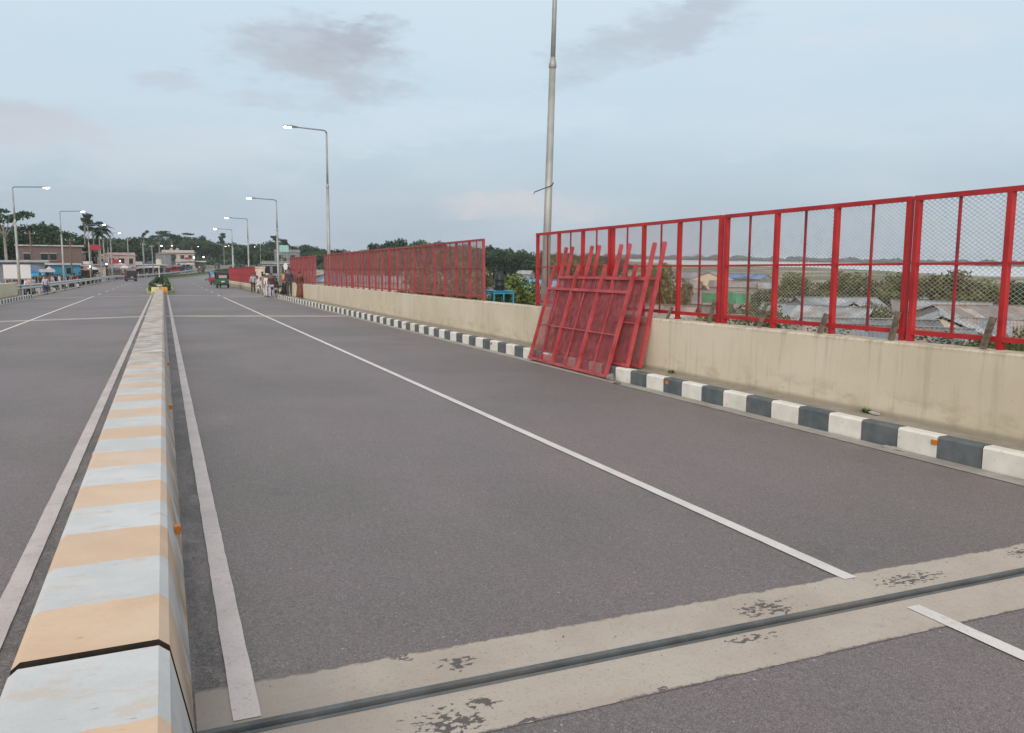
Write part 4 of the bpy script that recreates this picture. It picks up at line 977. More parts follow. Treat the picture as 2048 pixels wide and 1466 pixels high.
# ------------------------------------------------------------------ people
def skin_mesh(name, verts, edges, radii, mat, sub=1):
    me = bpy.data.meshes.new(name); me.from_pydata([tuple(v) for v in verts], edges, [])
    o = bpy.data.objects.new('tmp', me); COL.objects.link(o); o.modifiers.new('s', 'SKIN')
    sv = me.skin_vertices[0].data
    for i, r in enumerate(radii): sv[i].radius = (r, r) if not isinstance(r, tuple) else r; sv[i].use_root = (i == 0)
    m2 = o.modifiers.new('u', 'SUBSURF'); m2.levels = sub; m2.render_levels = sub
    dg = bpy.context.evaluated_depsgraph_get(); dg.update(); ev = o.evaluated_get(dg); res = bpy.data.meshes.new_from_object(ev); res.name = name
    bpy.data.objects.remove(o); bpy.data.meshes.remove(me)
    res.materials.clear(); res.materials.append(mat); res.polygons.foreach_set('use_smooth', [True]*len(res.polygons)); return res
def person(label, loc, rz, h=1.66, shirt=(.5, .5, .5), legs=(.1, .1, .12), kind='man', stride=.16, arms=.10, bend=0.0, hair=(.012, .010, .009), skin=(.22, .12, .075), scarf=None, cap=None, sit=False, bag=None, group=None, long_shirt=False):
    t = thing('person', label, 'person', loc, rz, group); k = h/1.70; t.scale = (k, k, k)
    ms = c_('skin_%d' % int(skin[0]*100), skin, .6, .1); mshirt = c_('cloth_%02d%02d%02d' % tuple(int(x*99) for x in shirt), shirt, .8, .2, 6); mleg = c_('cloth_%02d%02d%02d' % tuple(int(x*99) for x in legs), legs, .8, .2, 6)
    pz = .93 if not sit else .55
    V = [Vector((0, 0, pz)), Vector((0, .0, pz+.22)), Vector((0, -.01+bend*.5, pz+.40)), Vector((0, bend*.8, pz+.54)), Vector((0, .01+bend, pz+.62)), Vector((0, .03+bend*1.1, pz+.73)), Vector((0, .02+bend*1.1, pz+.77)), Vector((0, .115+bend*1.1, pz+.665))]
    E = [(0, 1), (1, 2), (2, 3), (3, 4), (4, 5), (5, 6), (4, 7)]; Rr = [(.135, .10), (.125, .09), (.15, .10), (.058, .058), (.085, .095), (.085, .095), (.04, .05), .016]
    idx = {}
    for sg in (-1, 1):
        a = len(V); ay = arms*sg
        V += [Vector((sg*.17, bend*.6, pz+.46)), Vector((sg*.225, ay*.6+bend*.4, pz+.19)), Vector((sg*.235, ay*1.5+.06+bend, pz-.05)), Vector((sg*.232, ay*1.7+.08+bend, pz-.12))]
        E += [(2, a), (a, a+1), (a+1, a+2), (a+2, a+3)]; Rr += [.058, .043, .030, (.036, .022)]; idx[sg] = a
        for f in range(4):                                        # four fingers, slightly curled
            q = len(V); fx = .028*(f-1.5)*.62; L = (.062, .075, .070, .054)[f]
            V += [V[a+3]+Vector((0, fx, -.045)), V[a+3]+Vector((-sg*.004, fx*1.15, -.045-L*.55)), V[a+3]+Vector((-sg*.016, fx*1.15, -.045-L))]
            E += [(a+3, q), (q, q+1), (q+1, q+2)]; Rr += [.0095, .0085, .007]
        q = len(V); V += [V[a+3]+Vector((0, .030, -.01)), V[a+3]+Vector((-sg*.012, .048, -.055))]; E += [(a+3, q), (q, q+1)]; Rr += [.011, .008]
    lg = {}
    for sg in (-1, 1):
        a = len(V); st = stride*sg
        if sit: V += [Vector((sg*.10, .02, pz-.03)), Vector((sg*.15, .42, pz-.02)), Vector((sg*.14, .36, .10)), Vector((sg*.14, .50, .05))]
        else: V += [Vector((sg*.09, 0, pz-.06)), Vector((sg*.10, st*.55+.03, .49)), Vector((sg*.10, st-.03, .085)), Vector((sg*.11, st+.12, .035))]
        E += [(0, a), (a, a+1), (a+1, a+2), (a+2, a+3)]; Rr += [.088, .060, .040, .036]; lg[sg] = a
    place('body', skin_mesh('body', V, E, Rr, ms), t)
    # hair or cap or scarf
    hd = Vector((0, .01+bend*1.1, pz+.70))
    hm = MB(); hm.ell(hd+Vector((0, -.018, .028)), (.097, .112, .105), 10, 7)
    if kind == 'woman' and not scarf: hm.ell(hd+Vector((0, -.085, -.12)), (.075, .05, .20), 8, 6)
    hm.build('hair', c_('hair_black', hair, .6), t, True)
    if cap: MB().ell(hd+Vector((0, -.012, .055)), (.105, .115, .085), 10, 6).build('cap', c_('cap_%02d%02d%02d' % tuple(int(x*99) for x in cap), cap, .8), t, True)
    if scarf:
        b = MB(); b.ell(hd+Vector((0, -.03, .005)), (.115, .120, .135), 10, 7); b.lathe([(.20, pz+.22), (.215, pz+.34), (.17, pz+.52), (.09, pz+.62)], n=12); b.build('scarf', c_('cloth_%02d%02d%02d' % tuple(int(x*99) for x in scarf), scarf, .8, .25, 8), t, True)
    # shirt and trousers follow the limbs
    tl = -.12 if not long_shirt else -.38
    sv = [V[0]+Vector((0, 0, -.10)), V[1], V[2], V[2]+Vector((0, bend*.2, .10))]; se = [(0, 1), (1, 2), (2, 3)]; sr = [(.165, .125), (.15, .112), (.172, .122), (.085, .075)]
    if long_shirt: sv.append(V[0]+Vector((0, 0, tl))); se.append((0, 4)); sr.append((.185, .15))
    for sg in (-1, 1):
        a = idx[sg]; q = len(sv); sv += [V[a], V[a+1], V[a+2].lerp(V[a+1], .25)]; se += [(2, q), (q, q+1), (q+1, q+2)]; sr += [.074, .057, .044]
    place('shirt', skin_mesh('shirt', sv, se, sr, mshirt), t)
    if kind == 'woman':
        b = MB(); b.lathe([(.26, .10), (.235, .45), (.19, .80), (.155, pz+.05)], n=14); b.build('skirt', mleg, t, True)
    else:
        sv = [V[0]]; se = []; sr = [(.145, .112)]
        for sg in (-1, 1):
            a = lg[sg]; q = len(sv); sv += [V[a], V[a+1], V[a+2]]; se += [(0, q), (q, q+1), (q+1, q+2)]; sr += [.103, .076, .060]
        place('trousers', skin_mesh('trousers', sv, se, sr, mleg), t)
    if bag:
        MB().bbox((-.27, -.10, pz-.02), (.16, .30, .34), .05).build('bag', c_('bag_%02d%02d%02d' % tuple(int(x*99) for x in bag), bag, .6), t)
    return t
def on_u(px, u):
    """the point of the road line at lateral offset u that is seen at a pixel column"""
    best = None
    for i in range(20, 3400):
        s = i*.05; p = rp(s, u, 0, False)-Vector((0, 0, CAM_H)); q = 1024+FPX*p.dot(R_)/p.dot(F_)
        if best is None or abs(q-px) < best[0]: best = (abs(q-px), s)
    p = rp(best[1], u, 0, False); p.z = gz_at(p.x, p.y); return p
P = person
SK = (.16, .085, .052)
pp = {}
pp['grey'] = P('person in a pale grey shirt and dark trousers left of the walking group', gpt(504, 66), 2.9, 1.66, (.30, .31, .33), (.04, .035, .035), stride=.2)
pp['w1'] = P('person in a long white shirt bending over the motorbike behind the group', gpt(514, 68), 2.2, 1.66, (.62, .60, .60), (.42, .40, .40), bend=.10, long_shirt=True)
pp['w2'] = P('person in a pale green-white shirt sitting on the dark motorbike behind the group', gpt(519.5, 69)+Vector((0, 0, .26)), 2.9, 1.62, (.50, .54, .49), (.10, .12, .10), sit=True)
pp['red'] = P('person in pale clothes carrying a bright red bag at the left of the walking group', gpt(527, 56.5), 3.4, 1.60, (.40, .18, .19), (.50, .45, .40), stride=.24, bag=(.50, .015, .05))
pp['white'] = P('person in a white cap, white shirt and white trousers walking beside the red bag', gpt(532.5, 55.5), 3.2, 1.64, (.60, .57, .58), (.56, .56, .58), cap=(.55, .53, .50), stride=.14)
pp['maroon'] = P('person in a dark maroon waistcoat and grey trousers in the middle of the group', gpt(540.5, 54.5), 3.1, 1.68, (.060, .030, .034), (.42, .41, .44), stride=.12, long_shirt=True)
pp['dark'] = P('person in a black jacket over pale trousers at the right of the walking group', gpt(547.5, 55.5), 3.0, 1.70, (.030, .032, .032), (.36, .35, .38), stride=.2, long_shirt=True)
pp['orange'] = P('person in an orange scarf and black skirt at the kerb beside the dark blue shirt', on_u(570, 7.45), 2.6, 1.55, (.30, .10, .06), (.015, .014, .016), kind='woman', scarf=(.52, .22, .10))
pp['navy'] = P('tall person in a dark blue shirt by the far end of the cream wall', on_u(579, 7.55), 2.9, 1.80, (.035, .040, .075), (.05, .06, .055), stride=.1)
pp['woman'] = P('person with long black hair in a red-brown patterned dress walking along the cream wall', on_u(600.5, 7.56), 3.2, 1.58, (.09, .030, .024), (.17, .055, .040), kind='woman')
pp['lav'] = P('person in a lavender shirt and blue jeans walking by the guard rail on the left', on_u(92, -8.75), 3.3, 1.66, (.45, .40, .47), (.06, .075, .13), stride=.2)

# ------------------------------------------------------------------ two and three wheelers, van
def wheel(parent, c, r, w_, axis='x', name='wheel'):
    h = w_/2; o = MB()
    pr = [(r*.72, -h), (r*.94, -h), (r, -h*.5), (r, h*.5), (r*.94, h), (r*.72, h)]
    m_ = MB(); n = 14
    for q, x in pr:
        for k in range(n): a = 2*pi*k/n; m_.v.append((x, q*cos(a), q*sin(a)))
    for i in range(len(pr)-1):
        for k in range(n): m_.f.append((i*n+k, i*n+(k+1) % n, (i+1)*n+(k+1) % n, (i+1)*n+k)); m_.mi.append(0)
    wh = m_.build(name, M['rubber'], parent); wh.location = c
    rm = MB(); rm.tube([(-h*.7, 0, 0), (h*.7, 0, 0)], r*.73, 12); rm.build('rim', M['chrome'], wh); return wh
def motorbike(label, loc, rz, col, group=None):
    t = thing('motorbike', label, 'motorbike', loc, rz, group); mc = c_('paint_%02d%02d%02d' % tuple(int(x*99) for x in col), col, .35, .1)
    wheel(t, (0, -.62, .30), .30, .10); wheel(t, (0, .64, .30), .30, .09)
    MB().bar((0, -.60, .30), (0, .05, .36), .08).bar((0, .0, .36), (0, .42, .84), .06).bar((0, -.60, .62), (0, .38, .74), .07).box((0, .02, .42), (.24, .34, .28)).build('frame', M['black'], t)
    MB().bar((0, .64, .30), (0, .40, .98), .055).build('fork', M['chrome'], t)
    MB().ell((0, .18, .80), (.15, .26, .13), 10, 6).ell((0, -.48, .70), (.12, .26, .10), 8, 5).build('tank', mc, t, True)
    MB().bbox((0, -.32, .78), (.24, .66, .10), .03).build('seat', M['rubber'], t)
    MB().tube([(-.34, .30, 1.02), (-.12, .42, 1.0), (.12, .42, 1.0), (.34, .30, 1.02)], .018, 6).build('handlebar', M['chrome'], t)
    MB().ell((0, .52, .88), (.09, .07, .09), 8, 5).build('headlight', M['chrome'], t, True)
    MB().box((0, -.78, .68), (.12, .04, .07)).build('tail_light', c_('tail_red', (.35, .01, .01), .3), t)
    return t
mb0 = motorbike('dark green motorbike standing at the kerb behind the walking group', gpt(519, 69), .25, (.03, .05, .04))
motorbike('pale grey motorbike parked at the kerb between the walking group and the orange scarf', rp(59.5, 7.5, -.02), .9, (.45, .47, .45))
def rickshaw(label, loc, rz, body, hood):
    t = thing('auto_rickshaw', label, 'rickshaw', loc, rz); mbd = c_('body_%02d%02d%02d' % tuple(int(x*99) for x in body), body, .4, .15); mh = c_('hood_%02d%02d%02d' % tuple(int(x*99) for x in hood), hood, .7, .25)
    b = MB(); b.prism([(-1.25, .34), (-1.30, .80), (-1.22, .98), (.25, .98), (.30, .50), (.85, .50), (1.12, .95), (1.22, .90), (1.30, .45), (1.15, .30)], -.62, .62); b.build('body', mbd, t)
    b = MB(); b.prism([(-1.26, .99), (-1.20, 1.50), (-1.05, 1.68), (.6, 1.74), (.85, 1.62), (.83, 1.56), (-.95, 1.60), (-1.10, 1.44), (-1.14, .99)], -.66, .66); b.build('hood', mh, t)
    MB().box((0, -1.235, 1.24), (.80, .03, .30)).build('rear_window', c_('milky_film', (.36, .33, .28), .4), t)
    for sg in (-1, 1):
        MB().bar((sg*.6, .80, 1.58), (sg*.5, 1.10, .95), .05).bar((sg*.63, -.2, .98), (sg*.63, -.2, 1.6), .05).build('hood_post', M['black'], t)
        wheel(t, (sg*.56, -.85, .24), .24, .13)
        MB().box((sg*.48, -1.30, .62), (.14, .03, .10)).build('tail_light', M['tail_red'], t)
        MB().box((sg*.55, -1.05, .30), (.20, .42, .22)).build('mudguard', M['black'], t)
    wheel(t, (0, 1.10, .24), .24, .11)
    MB().box((0, -1.31, .42), (1.15, .05, .14)).build('bumper', M['black'], t); MB().box((0, -1.32, .72), (.36, .02, .13)).build('number_plate', c_('plate_pale', (.5, .5, .46), .5), t)
    MB().add([(-.48, 1.08, .98), (.48, 1.08, .98), (.56, .84, 1.56), (-.56, .84, 1.56)], [(0, 1, 2, 3)]).build('windscreen', M['glass'], t)
    MB().bbox((0, -.55, .62), (1.1, .5, .25), .04).bbox((0, -.85, .95), (1.1, .12, .6), .04).build('seat', M['black'], t)
    return t
rickshaw('green auto rickshaw with a black hood driving away on the right carriageway', gpt(440.5, 84), 0.05, (.012, .10, .060), (.022, .018, .02))
rickshaw('red rickshaw with a blue hood just ahead of the green auto rickshaw', gpt(427, 103), 0.05, (.34, .02, .03), (.12, .20, .34))
def minivan(label, loc, rz, col):
    t = thing('minivan', label, 'van', loc, rz); mc = c_('van_paint', col, .3, .1); W_ = .82
    sec = [(-1.98, .42, .98, 1.02, .74, .72), (-1.92, .32, 1.05, 1.62, .80, .66), (-1.70, .30, 1.07, 1.82, .82, .66), (-.3, .30, 1.05, 1.88, .82, .68), (.55, .30, 1.02, 1.80, .82, .66), (1.25, .30, .98, 1.06, .82, .70), (1.85, .34, .90, .95, .79, .68), (1.98, .42, .80, .84, .70, .6)]
    b = MB()
    for y, z0, zb, zt, wb_, wt in sec: b.v += [(-wb_*.96, y, z0), (-wb_, y, (z0+zb)/2), (-wb_, y, zb), (-wt, y, zt), (wt, y, zt), (wb_, y, zb), (wb_, y, (z0+zb)/2), (wb_*.96, y, z0)]
    for i in range(len(sec)-1):
        for k in range(8): b.f.append((i*8+k, i*8+(k+1) % 8, (i+1)*8+(k+1) % 8, (i+1)*8+k)); b.mi.append(0)
    b.f += [tuple(range(7, -1, -1)), tuple(range(len(b.v)-8, len(b.v)))]; b.mi += [0, 0]
    b.build('body', mc, t)
    MB().add([(-.64, -1.965, 1.12), (.64, -1.965, 1.12), (.58, -1.90, 1.58), (-.58, -1.90, 1.58)], [(0, 1, 2, 3)]).build('rear_window', M['glass'], t)
    MB().add([(-.66, 1.20, 1.12), (.66, 1.20, 1.12), (.60, .68, 1.68), (-.60, .68, 1.68)], [(0, 1, 2, 3)]).build('windscreen', M['glass'], t)
    for sg in (-1, 1):
        for y0, y1 in ((-1.6, -.6), (-.5, .45)): MB().add([(sg*.80, y0, 1.12), (sg*.80, y1, 1.12), (sg*.71, y1, 1.70), (sg*.71, y0, 1.70)], [(0, 1, 2, 3)]).build('side_window', M['glass'], t)
        for y in (-1.25, 1.25): wheel(t, (sg*.72, y, .31), .31, .19)
        MB().box((sg*.72, -1.985, .92), (.16, .05, .26)).build('tail_light', M['tail_red'], t)
        MB().box((sg*.90, .85, 1.12), (.12, .06, .12)).build('mirror', M['black'], t)
        MB().box((sg*.60, 1.97, .72), (.22, .06, .14)).build('headlight', M['chrome'], t)
    MB().bbox((0, -2.02, .50), (1.60, .14, .20), .04).build('bumper', c_('bumper_grey', (.12, .12, .13), .5), t); MB().box((0, -1.995, .74), (.44, .02, .12)).build('number_plate', M['plate_pale'], t)
    return t
van = minivan('dark grey minivan driving away on the left carriageway', gpt(258.5, 131), .12, (.018, .020, .024))

# ------------------------------------------------------------------ the town on the left
def adj(px, D, half=0.0, lim=-11.0):
    """farther along the same sight line until the thing stands clear of the guard rail; returns distance and size factor"""
    D0 = D
    while True:
        x, y = spot(px, D); s, u = road_coord(x, y)
        if u > 0 or u+half*D/D0 < lim or D > 2.2*D0: return D, D/D0
        D *= 1.02
def facing(px, D): return math.atan2(spot(px, D)[0], spot(px, D)[1])*-1
def block(name, label, cat, px, D, wd, dp, floors, fh, wallm, slabm, wins, over=.5, rz=None, shutters=(), parapet_=.5, winm='glass', dz=0, group=None):
    """flat-roofed building; wins = per floor list of (x centre, sill, width, height) on the front"""
    D, kk = adj(px, D, wd/2)
    g = gpt(px, D); g.z += dz; t = thing(name, label, cat, g, facing(px, D) if rz is None else rz, group); H_ = floors*fh; t.scale = (kk,)*3
    MB().box((0, dp/2, H_/2), (wd, dp, H_)).build('wall', wallm, t)
    for f in range(1, floors+1):
        MB().box((0, dp/2-.05, f*fh+.06), (wd+over, dp+over, .16)).build('floor_slab' if f < floors else 'roof_slab', slabm, t)
    if parapet_: MB().box((0, .0, H_+.14+parapet_/2), (wd, .15, parapet_)).box((-wd/2+.07, dp/2, H_+.14+parapet_/2), (.14, dp-.2, parapet_)).box((wd/2-.07, dp/2, H_+.14+parapet_/2), (.14, dp-.2, parapet_)).build('roof_parapet', wallm, t)
    for f, ws in enumerate(wins):
        for (x, sill, w_, h_) in ws:
            o = MB().box((0, 0, 0), (w_, .10, h_)).build('window' if h_ < 2.0 else 'door', M[winm], t); o.location = (x, -.02, f*fh+sill+h_/2)
            MB().box((0, -.06, h_/2+.06), (w_+.2, .16, .10)).box((0, -.06, -h_/2-.06), (w_+.2, .16, .08)).build('frame', slabm, o)
    for (x, z, w_, h_, m_) in shutters: MB().box((x, -.06, z), (w_, .08, h_)).build('shutter', m_, t)
    return t
brk = block('brick_building', 'two-storey red brick building with dark square windows behind the blue shop', 'building', 100, 103, 7.4, 3.5, 2, 2.6, M['brick'], M['conc'], [[(-3, .6, 1.4, 1.5), (0, 0, 1.1, 2.1), (3, .6, 1.4, 1.5)], [(-2.6, .8, .75, .8), (-.7, .8, .72, .8), (.3, .8, .72, .8)]], parapet_=0)
for i in range(3): MB().tube([(-4+i*3.4, 1, 5.6), (-4+i*3.4, 1, 6.4)], .03, 5).build('rebar', c_('rusty_bar', (.16, .07, .04), .9), brk)
c_('blue_tin', (.035, .24, .38), .5, .15, 2); c_('white_board', (.60, .58, .57), .6, .08, .6)
DD, kk = adj(120, 90, 2.0); sh = thing('blue_shop', 'bright blue tin shop on a dark counter in front of the brick building', 'shop', gpt(120, DD), facing(120, DD)); sh.scale = (kk,)*3
MB().box((0, 1, 1.75), (3.9, 2, 1.55)).build('wall', M['blue_tin'], sh)
for i in range(13): MB().box((-1.85+i*.31, -.012, 1.75), (.05, .03, 1.5)).build('wall_rib', M['blue_tin'], sh)
MB().box((-1.3, -.03, 1.95), (.55, .05, .6)).build('window', M['glass'], sh); MB().box((.75, -.03, 1.80), (.5, .05, .65)).build('window', M['glass'], sh)
MB().box((0, .9, 2.56), (4.2, 2.5, .07), Matrix.Rotation(.05, 3, 'X')).build('roof', M['tin'], sh); MB().box((0, .1, .92), (4.1, 1.6, .10)).build('counter', M['conc'], sh)
MB().box((0, 1, .45), (3.8, 1.8, .9)).build('base', M['black'], sh); MB().box((0, -.5, 1.02), (4.4, 1.3, .05), Matrix.Rotation(.18, 3, 'X')).build('awning', M['black'], sh)
bd = thing('white_board', 'large blank white board on posts at the left edge of the photo', 'board', gpt(31, 58.5), facing(31, 58.5)-.1)
MB().box((0, 0, 1.98), (1.75, .06, 1.0)).build('panel', M['white_board'], bd)
for x in (-.8, .8): MB().box((x, .06, 1.25), (.08, .08, 2.5)).build('post', M['galv'], bd)
for z in (1.44, 2.5): MB().box((0, .05, z), (1.8, .05, .06)).build('frame_rail', M['galv'], bd)
def umbrella(label, at_, col, r=1.2, h=2.3, rz=0, tiltx=0):
    D, kk = adj(*at_, r); loc = gpt(at_[0], D); r *= kk; h *= kk
    t = thing('market_umbrella', label, 'umbrella', loc, rz); t.rotation_euler = (tiltx, 0, rz); mc = c_('fabric_%02d%02d%02d' % tuple(int(x*99) for x in col), col, .7, .15)
    MB().tube([(0, 0, 0), (0, 0, h)], .03, 6).build('pole', M['galv'], t); b = MB(); n = 8
    b.v = [(0, 0, h+.05)]+[(r*cos(2*pi*k/n), r*sin(2*pi*k/n), h-.45) for k in range(n)]+[(r*cos(2*pi*k/n), r*sin(2*pi*k/n), h-.62) for k in range(n)]
    for k in range(n): b.f += [(0, 1+k, 1+(k+1) % n), (1+k, 1+n+k, 1+n+(k+1) % n, 1+(k+1) % n)]; b.mi += [0, 0]
    b.build('canopy', mc, t); MB().tube([(0, 0, .0), (0, 0, .12)], .25, 10).build('base', M['conc'], t); return t
umbrella('bright blue market umbrella beside the blank white board', (66, 69), (.03, .30, .52), .85, 2.05)
umbrella('pink market umbrella behind the lavender shirt', (96, 80), (.58, .33, .31), .55, 2.5)
umbrella('orange-brown umbrella over a stall right of the blue shop', (163, 100), (.35, .16, .10), .9, 2.2)
umbrella('white umbrella among the crowd left of the palm trees', (182, 104), (.60, .58, .58), .8, 2.2)
umbrella('pink and white umbrella over a stall left of the minivan', (238, 135), (.55, .40, .40), 1.2, 3.0)
umbrella('white sunshade beside the pink and white umbrella', (247, 140), (.66, .64, .62), 1.1, 2.5)
def stall(label, px, D, wd, roofm, goods, h=2.2):
    D, kk = adj(px, D, wd/2); t = thing('market_stall', label, 'stall', gpt(px, D), facing(px, D)); t.scale = (kk,)*3
    for x in (-wd/2, wd/2):
        for y in (0, 1.4): MB().box((x, y, h/2), (.07, .07, h)).build('post', M['wood'], t)
    MB().box((0, .7, h+.05), (wd+.5, 2.0, .05), Matrix.Rotation(.12, 3, 'X')).build('roof', roofm, t)
    MB().box((0, .5, .75), (wd, 1.0, .06)).build('table', M['wood'], t); MB().box((0, 1.38, .9), (wd, .04, 1.5)).build('back_sheet', goods, t)
    b = MB(); q = random.Random(int(px))
    for i in range(14): b.box((q.uniform(-wd/2+.1, wd/2-.1), q.uniform(.1, .9), .86), (q.uniform(.12, .3), q.uniform(.12, .3), q.uniform(.1, .3)))
    b.build('goods', goods, t)['kind'] = 'stuff'
    return t
c_('tarp_grey', (.34, .35, .36), .7); c_('tarp_red', (.36, .06, .06), .7); c_('goods_brown', (.16, .09, .06), .8, .5, 9); c_('goods_mixed', (.30, .26, .22), .8, .6, 9); c_('tarp_blue', (.12, .17, .30), .7); c_('cream_paint', (.56, .48, .38), .8); c_('beige_paint', (.44, .37, .32), .8); c_('pink_paint', (.48, .34, .31), .8); c_('teal_sign', (.25, .46, .44), .5); c_('green_sign', (.03, .16, .10), .5); c_('dull_grey', (.18, .19, .20), .8); c_('red_sign', (.33, .03, .05), .6)
for lab, px, D, wd, rm, gm in (('grey-roofed stall with brown goods left of the blue shop', 74, 84, 2.6, 'tarp_grey', 'goods_mixed'), ('stall with a rusty roof right of the blue shop', 158, 95, 2.4, 'tin_rusty', 'goods_brown'), ('stall with a grey sheet roof behind the guard rail below the red sign', 188, 112, 3.0, 'tarp_grey', 'goods_brown'), ('stall with a dark roof left of the pink and white umbrella', 216, 128, 3.0, 'tin_wall', 'goods_mixed'),
                               ('stall with a pale roof directly behind the minivan', 268, 165, 5, 'tarp_grey', 'goods_brown'), ('stall with a pale cloth roof left of the flower pots', 292, 180, 5, 'white_board', 'goods_brown'), ('red stall right of the flower pots below the beige building', 343, 235, 4, 'tarp_red', 'tarp_red'), ('blue-fronted stall below the beige building', 365, 225, 5, 'white_board', 'tarp_blue'), ('stall with a white cloth roof right of the beige building', 392, 235, 5, 'white_board', 'goods_mixed')):
    stall(lab, px, D, wd, M[rm], M[gm])
block('shop_house', 'pale pink two-storey shop house behind the pink and white umbrella', 'building', 240, 190, 6.5, 6, 2, 2.9, M['pink_paint'], M['conc'], [[(-2, .3, 1.6, 2.0), (1.5, .3, 1.6, 2.0)], [(-2, .9, 1.2, 1.2), (.2, .9, 1.2, 1.2), (2.2, .9, 1, 1.2)]])
block('shop_house', 'low dark grey shop row behind the minivan', 'building', 285, 215, 11, 6, 1, 3.0, M['dull_grey'], M['tin'], [[(-4, .2, 1.8, 2.2), (-1.3, .2, 1.8, 2.2), (1.4, .2, 1.8, 2.2), (4, .2, 1.8, 2.2)]], over=1.4, parapet_=0)
bg_ = block('shop_house', 'beige two-storey building with water tanks on its roof under the distant trees', 'building', 356, 300, 11.5, 9, 2, 3.2, M['beige_paint'], M['conc'], [[(-4, .1, 2.2, 2.3), (-.6, .1, 2.2, 2.3), (3, .1, 2.2, 2.3)], [(-4.2, 1, 1.3, 1.3), (-1.4, 1, 1.3, 1.3), (1.4, 1, 1.3, 1.3), (4.2, 1, 1.3, 1.3)]], over=1.6, parapet_=.9, shutters=((-2.0, 2.75, 3.2, .8, M['red_sign']), (2.4, 2.75, 3.6, .8, M['cream_paint'])))
for i, x in enumerate((-2.4, -.2)):
    g = bg_.location; a = bg_.rotation_euler.z; tk = MB().lathe([(.7, 0), (.72, 1.1), (.55, 1.4), (.2, 1.55)], n=12).build('water_tank', M['conc']); tk.location = g+Vector((x*cos(a)-3*sin(a), x*sin(a)+3*cos(a), 6.56)); tag(tk, ['left pale water tank on the roof of the beige two-storey building', 'right pale water tank on the roof of the beige two-storey building'][i], 'water tank')
block('shop_house', 'cream shop house right of the palm trees', 'building', 222, 215, 7, 6, 2, 2.9, M['cream_paint'], M['conc'], [[(-2, .2, 1.6, 2.1), (1.5, .2, 1.6, 2.1)], [(-2, .9, 1.2, 1.2), (1.5, .9, 1.2, 1.2)]])
block('shop_house', 'grey shop house left of the palm trees behind the stalls', 'building', 165, 140, 7, 6, 1, 3.0, M['beige_paint'], M['tin_rusty'], [[(-2, .2, 1.6, 2.1), (1.5, .2, 1.6, 2.1)]], over=1.0, parapet_=0)
block('shop_house', 'dark wooden shop house behind the blank white board', 'building', 8, 92, 8, 6, 1, 3.3, M['dull_grey'], M['tin'], [[(-2, .2, 1.6, 2.1), (1.5, .2, 1.6, 2.1)]], over=1.0, parapet_=0)
block('kiosk', 'small cream kiosk with two dark windows right of the farthest red fence', 'kiosk', 517, 122, 1.7, 1.5, 1, 1.9, M['cream_paint'], M['cream_paint'], [[(-.62, .5, .25, .8), (.45, .5, .25, .8)]], over=.2, parapet_=0, dz=1.2)
t = block('building_frame', 'grey unfinished building behind the pedestrians with open floors', 'building', 551, 128, 4.4, 5, 2, 1.9, M['dull_grey'], M['conc'], [[(-1.5, .3, 1.1, 1.2), (0, .3, 1.1, 1.2), (1.5, .3, 1.1, 1.2)], [(-1.5, .3, 1.1, 1.2), (0, .3, 1.1, 1.2), (1.5, .3, 1.1, 1.2)]], over=.5, parapet_=.3)
block('shop_house', 'grey tall building behind the teal sign board', 'building', 574, 240, 7.5, 7, 3, 3.2, M['dull_grey'], M['conc'], [[(-2, .9, 1.3, 1.3), (1.6, .9, 1.3, 1.3)]]*3, dz=-1.5)
rc0 = random.Random(3)
SHOPC = ['cream_paint', 'pink_paint', 'beige_paint', 'dull_grey', 'tarp_blue', 'goods_brown']
WORD = {'cream_paint': 'cream', 'pink_paint': 'pale pink', 'beige_paint': 'beige', 'dull_grey': 'dark grey', 'tarp_blue': 'blue', 'goods_brown': 'brown'}
rsh = random.Random(12)
